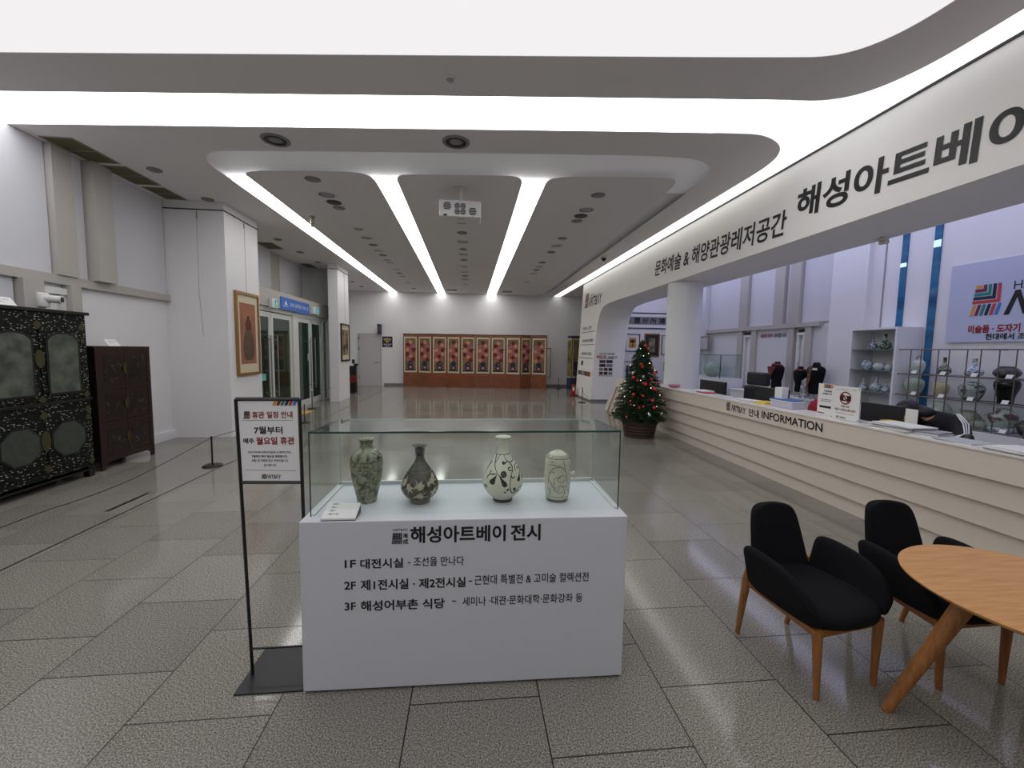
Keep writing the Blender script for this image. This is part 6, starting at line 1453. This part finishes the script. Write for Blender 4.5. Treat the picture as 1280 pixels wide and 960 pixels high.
part('outline', MB().box((3.2, YB - 0.016, 0.40), (3.58, YB, 0.42)).box((3.2, YB - 0.016, 1.68), (3.58, YB, 1.71)).box((3.56, YB - 0.016, 0.42), (3.58, YB, 1.68)), INK, ep)
bp_ = on_z(440.3, 490, 0)
bk2 = thing('umbrella_stand', (-4.18, 15.3, 0), 'slim black stand behind the far pillar', 'stand')
part('body', MB().box((-4.29, 15.2, 0), (-4.07, 15.4, 0.95)), BLACK, bk2); part('top_hook', MB().box((-4.15, 15.25, 0.95), (-4.03, 15.35, 1.03)).box((-4.22, 15.28, 1.03), (-4.14, 15.34, 1.18)), BLACK, bk2)
rs = thing('red_barrier', (-4.0, 14.85, 0), 'red topped post on a round black foot beside the far pillar', 'barrier')
part('post', MB().tube([(-4.02, 14.8, 0.02), (-4.02, 14.8, 0.42)], 0.018, 8).lathe([(0.13, 0), (0.13, 0.02), (0, 0.024)], (-4.02, 14.8, 0), 20), BLACK, rs)
part('red_head', MB().box((-4.12, 14.74, 0.4), (-3.94, 14.84, 0.62), 0), mat('dark red', (128, 22, 28), 0.5), rs, bevel=0.01)

# rope barriers, fire extinguisher, floor marks
def stanchion(c, h, label):
    t = thing('rope_stanchion', c, label, 'stanchion', 'low black rope stanchions')
    part('base', MB().lathe([(0.115, 0), (0.115, 0.015), (0.1, 0.022), (0, 0.024)], c, 28), BLACK, t); part('post', MB().tube([Vector(c) + Vector((0, 0, 0.022)), Vector(c) + Vector((0, 0, h))], 0.011, 10).ball(Vector(c) + Vector((0, 0, h)), 0.017, 10), BLACK, t)
    return Vector(c) + Vector((0, 0, h - 0.005))
s1 = stanchion((-3.40, 5.74, 0), 0.39, 'black rope stanchion in front of the near pillar, left of the notice')
s2 = stanchion((-3.46, 8.97, 0), 0.39, 'black rope stanchion just right of the notice top, before the doors')
s3 = stanchion((-4.08, 11.09, 0), 0.45, 'black rope stanchion close to the entrance doors')
s4 = stanchion((3.72, 17.1, 0), 0.45, 'black rope stanchion before the gold screen at the far wall')
s5 = stanchion((3.48, 12.5, 0), 0.46, 'black rope stanchion at the corner of the sign wall')
s0 = stanchion((-3.42, 2.35, 0), 0.39, 'black rope stanchion nearest the big lacquer cabinet, outside the left frame edge')
def rope(pts, label): return tag(part('barrier_rope', MB().tube(chaikin(pts, 2), 0.004, 6), BLACK), label, 'rope')
rope([s1, on_x(200, 582, -3.41), on_x(153, 605, -3.41), on_x(87.5, 629, -3.42), on_x(50, 640, -3.42), s0 - Vector((0, -0.3, 0.15)), s0], 'black rope sagging along the floor before the two cabinets')
rope([s1, lerp(s1, s2, .5) - Vector((0, 0, .06)), s2], 'black rope running from the near pillar stanchion behind the notice')
rope([s3, lerp(s3, Vector((-4.02, 14.8, 0.4)), .5) - Vector((0, 0, 0.02)), Vector((-4.02, 14.8, 0.4))], 'black rope in front of the far pillar and pale glass')
rope([s4, s4 + Vector((0.15, 0.02, -0.12)), s4 + Vector((0.3, 0.04, -0.2))], 'black rope hanging from the stanchion before the gold screen')
rope([s5, s5 + Vector((0.1, 0.2, -0.22)), s5 + Vector((0.33, 0.4, -0.36))], 'black rope hanging from the stanchion at the sign wall corner')
fe = thing('fire_extinguisher', (3.66, 14.35, 0), 'red fire extinguisher standing at the end of the sign wall', 'fire extinguisher')
part('cylinder', MB().lathe([(0.075, 0), (0.08, 0.02), (0.08, 0.33), (0.05, 0.39), (0.025, 0.41), (0.025, 0.43), (0, 0.43)], (3.66, 14.35, 0.012), 24), mat('extinguisher red', (170, 16, 26), 0.3), fe)
part('valve', MB().box((3.63, 14.3, 0.43), (3.69, 14.36, 0.47)).tube([(3.66, 14.32, 0.45), (3.58, 14.3, 0.44), (3.575, 14.3, 0.2)], 0.01, 6), BLACK, fe)
part('label', MB().box((3.62, 14.262, 0.2), (3.68, 14.272, 0.32)), PAPER, fe)
part('foot_mat', MB().box((3.5, 14.22, 0), (3.8, 14.5, 0.011)), BLACK, fe)
struct(part('trim_floor_joint', MB().box((-3.285, YN, -0.001), (-3.267, YB, 0.0008)), BLK))
tag(part('floor_tape', MB().box((-3.475, 4.2, 0), (-3.435, 4.72, 0.0012)), BLK), 'short strip of black tape on the floor before the cabinets', 'tape')
tag(part('tactile_mat', MB().box((-4.35, 10.15, 0), (-3.9, 10.7, 0.006)), mat('tactile yellow', (206, 160, 70), 0.6)), 'yellow tactile mat on the floor before the entrance doors', 'mat')

# ------------------------------------------------------------------ ceiling fittings
ORD = ['first', 'second', 'third', 'fourth', 'fifth', 'sixth', 'seventh', 'eighth', 'ninth', 'tenth', 'eleventh', 'twelfth', 'thirteenth', 'fourteenth', 'fifteenth', 'sixteenth']
LENS = mat('dim lens', (146, 144, 142), 0.3); DKG = mat('dark recess', (62, 61, 60), 0.5); PLATE = mat('ceiling plate', (128, 125, 123), 0.5)
def ring_light(x, y, r, label, group):
    t = thing('recessed_downlight', (x, y, H), label, 'downlight', group)
    part('rim', MB().lathe([(r * 0.82, 0.0), (r * 0.8, -0.012), (r, -0.012), (r * 1.06, -0.006), (r * 1.06, 0.0)], (x, y, H), 32), WPLAST, t)
    part('recess', MB().lathe([(r * 0.6, -0.004), (r * 0.81, -0.004), (r * 0.81, -0.002), (r * 0.6, -0.002)], (x, y, H), 32), BLACK, t)
    part('lens', MB().lathe([(0.0, -0.010), (r * 0.5, -0.009), (r * 0.62, -0.004), (r * 0.62, -0.001), (0, -0.001)], (x, y, H), 32), LENS, t)
def plate(x, y, r, label, group, m=PLATE):
    t = thing('ceiling_plate', (x, y, H), label, 'ceiling fitting', group)
    part('disc', MB().lathe([(0.0, -0.02), (r * 0.75, -0.018), (r, -0.006), (r, 0), (0, 0)], (x, y, H), 28), m, t)
rowsC = {'left': (-2.27, [(6.39, 'p', .11), (6.98, 'r', .15), (7.33, 'd', .12), (7.6, 'p', .1), (8.84, 'r', .11), (9.5, 'r', .14), (10.13, 'p', .1), (10.68, 'r', .13), (11.19, 'p', .1), (11.75, 'r', .13), (12.1, 'r', .13), (13.14, 'r', .13), (13.7, 'p', .1), (14.25, 'r', .13), (15.57, 'r', .13), (17.1, 'p', .1)]),
         'middle': (-0.19, [(8.05, 'r', .15), (8.8, 'p', .11), (9.5, 'r', .15), (10.2, 'p', .1), (10.75, 'r', .14), (11.4, 'p', .1), (12.28, 'r', .14), (13.15, 'r', .14), (13.8, 'p', .1), (14.48, 'r', .14), (15.52, 'r', .14)]),
         'right': (1.94, [(6.4, 'p', .11), (7.06, 'r', .15), (7.4, 'd', .12), (7.68, 'p', .1), (8.89, 'p', .1), (9.51, 'r', .14), (10.14, 'p', .1), (11.35, 'p', .1), (11.9, 'r', .12), (12.4, 'p', .1), (13.03, 'r', .14), (14.58, 'r', .14)])}
for nm, (x, L) in rowsC.items():
    ir = ip = 0
    for y, k, r in L:
        if k == 'r': ring_light(x, y, r, 'round recessed downlight, %s from the front in the %s ceiling row' % (ORD[ir], nm), 'downlights of the %s ceiling row' % nm); ir += 1
        else: plate(x, y, r, 'flat round ceiling plate, %s from the front in the %s ceiling row' % (ORD[ip], nm), 'plates of the %s ceiling row' % nm, DKG if k == 'd' else PLATE); ip += 1
for px_, py_, lb in ((344.5, 175, 'round ringed ceiling speaker on the left, before the ceiling recess'), (570, 177.5, 'round ringed ceiling speaker straight above the projector, before the ceiling recess')):
    c = on_z(px_, py_, H); t = thing('ceiling_speaker', c, lb, 'speaker')
    part('rim', MB().lathe([(0.12, 0), (0.12, -0.01), (0.155, -0.01), (0.16, -0.004), (0.16, 0)], c, 36), mat('speaker rim', (120, 118, 118), 0.5), t)
    part('grille', MB().lathe([(0.07, -0.003), (0.12, -0.003), (0.12, -0.001), (0.07, -0.001)], c, 36), BLACK, t)
    part('cone', MB().lathe([(0.0, -0.012), (0.045, -0.011), (0.05, -0.005), (0.07, -0.004), (0.07, -0.001), (0, -0.001)], c, 36), PLATE, t)
for i, (px_, py_, r, lb) in enumerate(((193, 212, .09, 'round detector near the left olive air vents'), (262.5, 250.5, .09, 'round detector just before the near pillar top'), (563, 98, .05, 'small round sensor on the foreground grey ceiling band'), (347, 299, .09, 'round detector beside the first small vent over the entrance'), (375, 315, .09, 'round detector between the two small vents over the entrance'), (397.5, 327.5, .08, 'round detector beside the second small vent over the entrance'), (441, 352, .08, 'small round plate left of the left strip near the far pillar'), (452.5, 358, .08, 'small round plate left of the left strip nearest the far door'))):
    c = on_z(px_, py_, H)
    if i == 1: c.y = min(c.y, 7.48)
    t = thing('smoke_detector', c, lb, 'detector')
    part('base', MB().lathe([(0.0, -0.012), (r, -0.012), (r, 0), (0, 0)], c, 24), PLATE if i != 2 else WPLAST, t); part('cap', MB().lathe([(0.0, -0.03), (r * 0.5, -0.028), (r * 0.7, -0.012)], c, 24), PLATE if i != 2 else GREYP, t)
VT = [(-5.0, -4.68, 5.56, 6.2, 'large olive ceiling vent nearest the front on the left'), (-5.0, -4.68, 6.32, 6.93, 'large olive ceiling vent, middle of the three on the left'), (-4.99, -4.7, 7.06, 7.54, 'large olive ceiling vent touching the near pillar'),
      (-4.95, -4.62, 10.32, 10.92, 'small olive ceiling vent over the entrance, nearer one'), (-4.9, -4.66, 12.72, 13.34, 'small olive ceiling vent over the entrance, farther one'), (-0.97, -0.58, 17.0, 17.36, 'small olive ceiling vent by the far wall, left of centre'), (1.3, 1.68, 17.0, 17.36, 'small olive ceiling vent by the far wall, right of centre')]
for x0, x1, y0, y1, lb in VT:
    t = thing('air_vent', ((x0 + x1) / 2, (y0 + y1) / 2, H), lb, 'vent', 'olive air vents in the ceiling')
    w = 0.02; ym = (y0 + y1) / 2
    part('frame', MB().box((x0 - w, y0 - w, H - 0.008), (x1 + w, y0, H)).box((x0 - w, y1, H - 0.008), (x1 + w, y1 + w, H)).box((x0 - w, y0, H - 0.008), (x0, y1, H)).box((x1, y0, H - 0.008), (x1 + w, y1, H)).box((x0, ym - 0.008, H - 0.008), (x1, ym + 0.008, H)), PLATE, t)
    m_ = MB()
    for i in range(12):
        for a_, b_ in ((y0, ym - 0.008), (ym + 0.008, y1)):
            xx = x0 + (x1 - x0) * i / 12; m_.box((xx, a_, H - 0.005), (xx + (x1 - x0) / 12 - 0.003, b_, H - 0.001))
    part('grille', m_, OLIVE, t)
c = on_z(390, 271, H); t = thing('sprinkler_sensor', c, 'small clear hanging sensor beside the left light strip', 'sensor')
part('base', MB().lathe([(0.05, -0.02), (0.055, 0), (0, 0)], c, 20), GREYP, t); part('body', MB().tube([c - Vector((0, 0, 0.02)), c - Vector((0, 0, 0.13))], 0.035, 12).ball(c - Vector((0, 0, 0.16)), 0.03, 10), mat('cream glass', (176, 172, 140), 0.15), t)
def dome(c, lb):
    t = thing('dome_camera', c, lb, 'camera'); part('base', MB().lathe([(0.09, -0.03), (0.1, 0), (0, 0)], c, 24), WPLAST, t); part('dome', MB().ball(c - Vector((0, 0, 0.05)), 0.06, 16), BLACK, t)
dome(on_z(755, 321, H), 'black dome camera beside the light strip along the sign wall')
c = on_z(1103, 299, 2.98); t = thing('dome_camera', c, 'small white camera under the edge of the big sign beam', 'camera')
part('base', MB().box((c.x - 0.04, c.y - 0.04, c.z - 0.02), (c.x + 0.04, c.y + 0.04, c.z + 0.01)), WPLAST, t); part('barrel', MB().tube([c + Vector((0, 0.02, -0.04)), c + Vector((-0.02, -0.08, -0.05))], 0.024, 12), WPLAST, t)
# projector
prj = thing('projector', (-0.3, 6.45, 3.55), 'white ceiling projector with round vents on a short pole', 'projector')
A = on_y(549, 249, 6.3); B = on_y(601, 272, 6.3)
part('body', MB().box((A.x, 6.3, B.z), (B.x, 6.62, A.z)), WPLAST, prj, bevel=0.012)
part('pole', MB().tube([(-0.16, 6.45, A.z), (-0.16, 6.45, 3.99)], 0.022, 12).lathe([(0.1, -0.02), (0.1, 0), (0, 0)], (-0.16, 6.45, H), 24).box((-0.26, 6.38, A.z), (-0.06, 6.52, A.z + 0.03)), WPLAST, prj)
w, h = B.x - A.x, A.z - B.z; m_ = MB()
for fx, fz, r in ((0.19, 0.64, 0.055), (0.43, 0.66, 0.04), (0.57, 0.66, 0.04), (0.43, 0.3, 0.04), (0.57, 0.3, 0.04), (0.8, 0.35, 0.055)):
    cx_, cz_ = A.x + w * fx, B.z + h * fz
    for k in range(5):
        zz = cz_ - r + 2 * r * (k + 0.1) / 5; hw_ = r * (1.0 if 0 < k < 4 else 0.75); m_.box((cx_ - hw_, 6.297, zz), (cx_ + hw_, 6.3, zz + 2 * r * 0.13))
m_.box((A.x + w * 0.1, 6.296, B.z + 0.005), (A.x + w * 0.19, 6.3, B.z + 0.03)); m_.box((A.x + w * 0.43, 6.4, B.z - 0.003), (A.x + w * 0.6, 6.41, B.z + 0.001))
part('vents', m_, INK, prj)
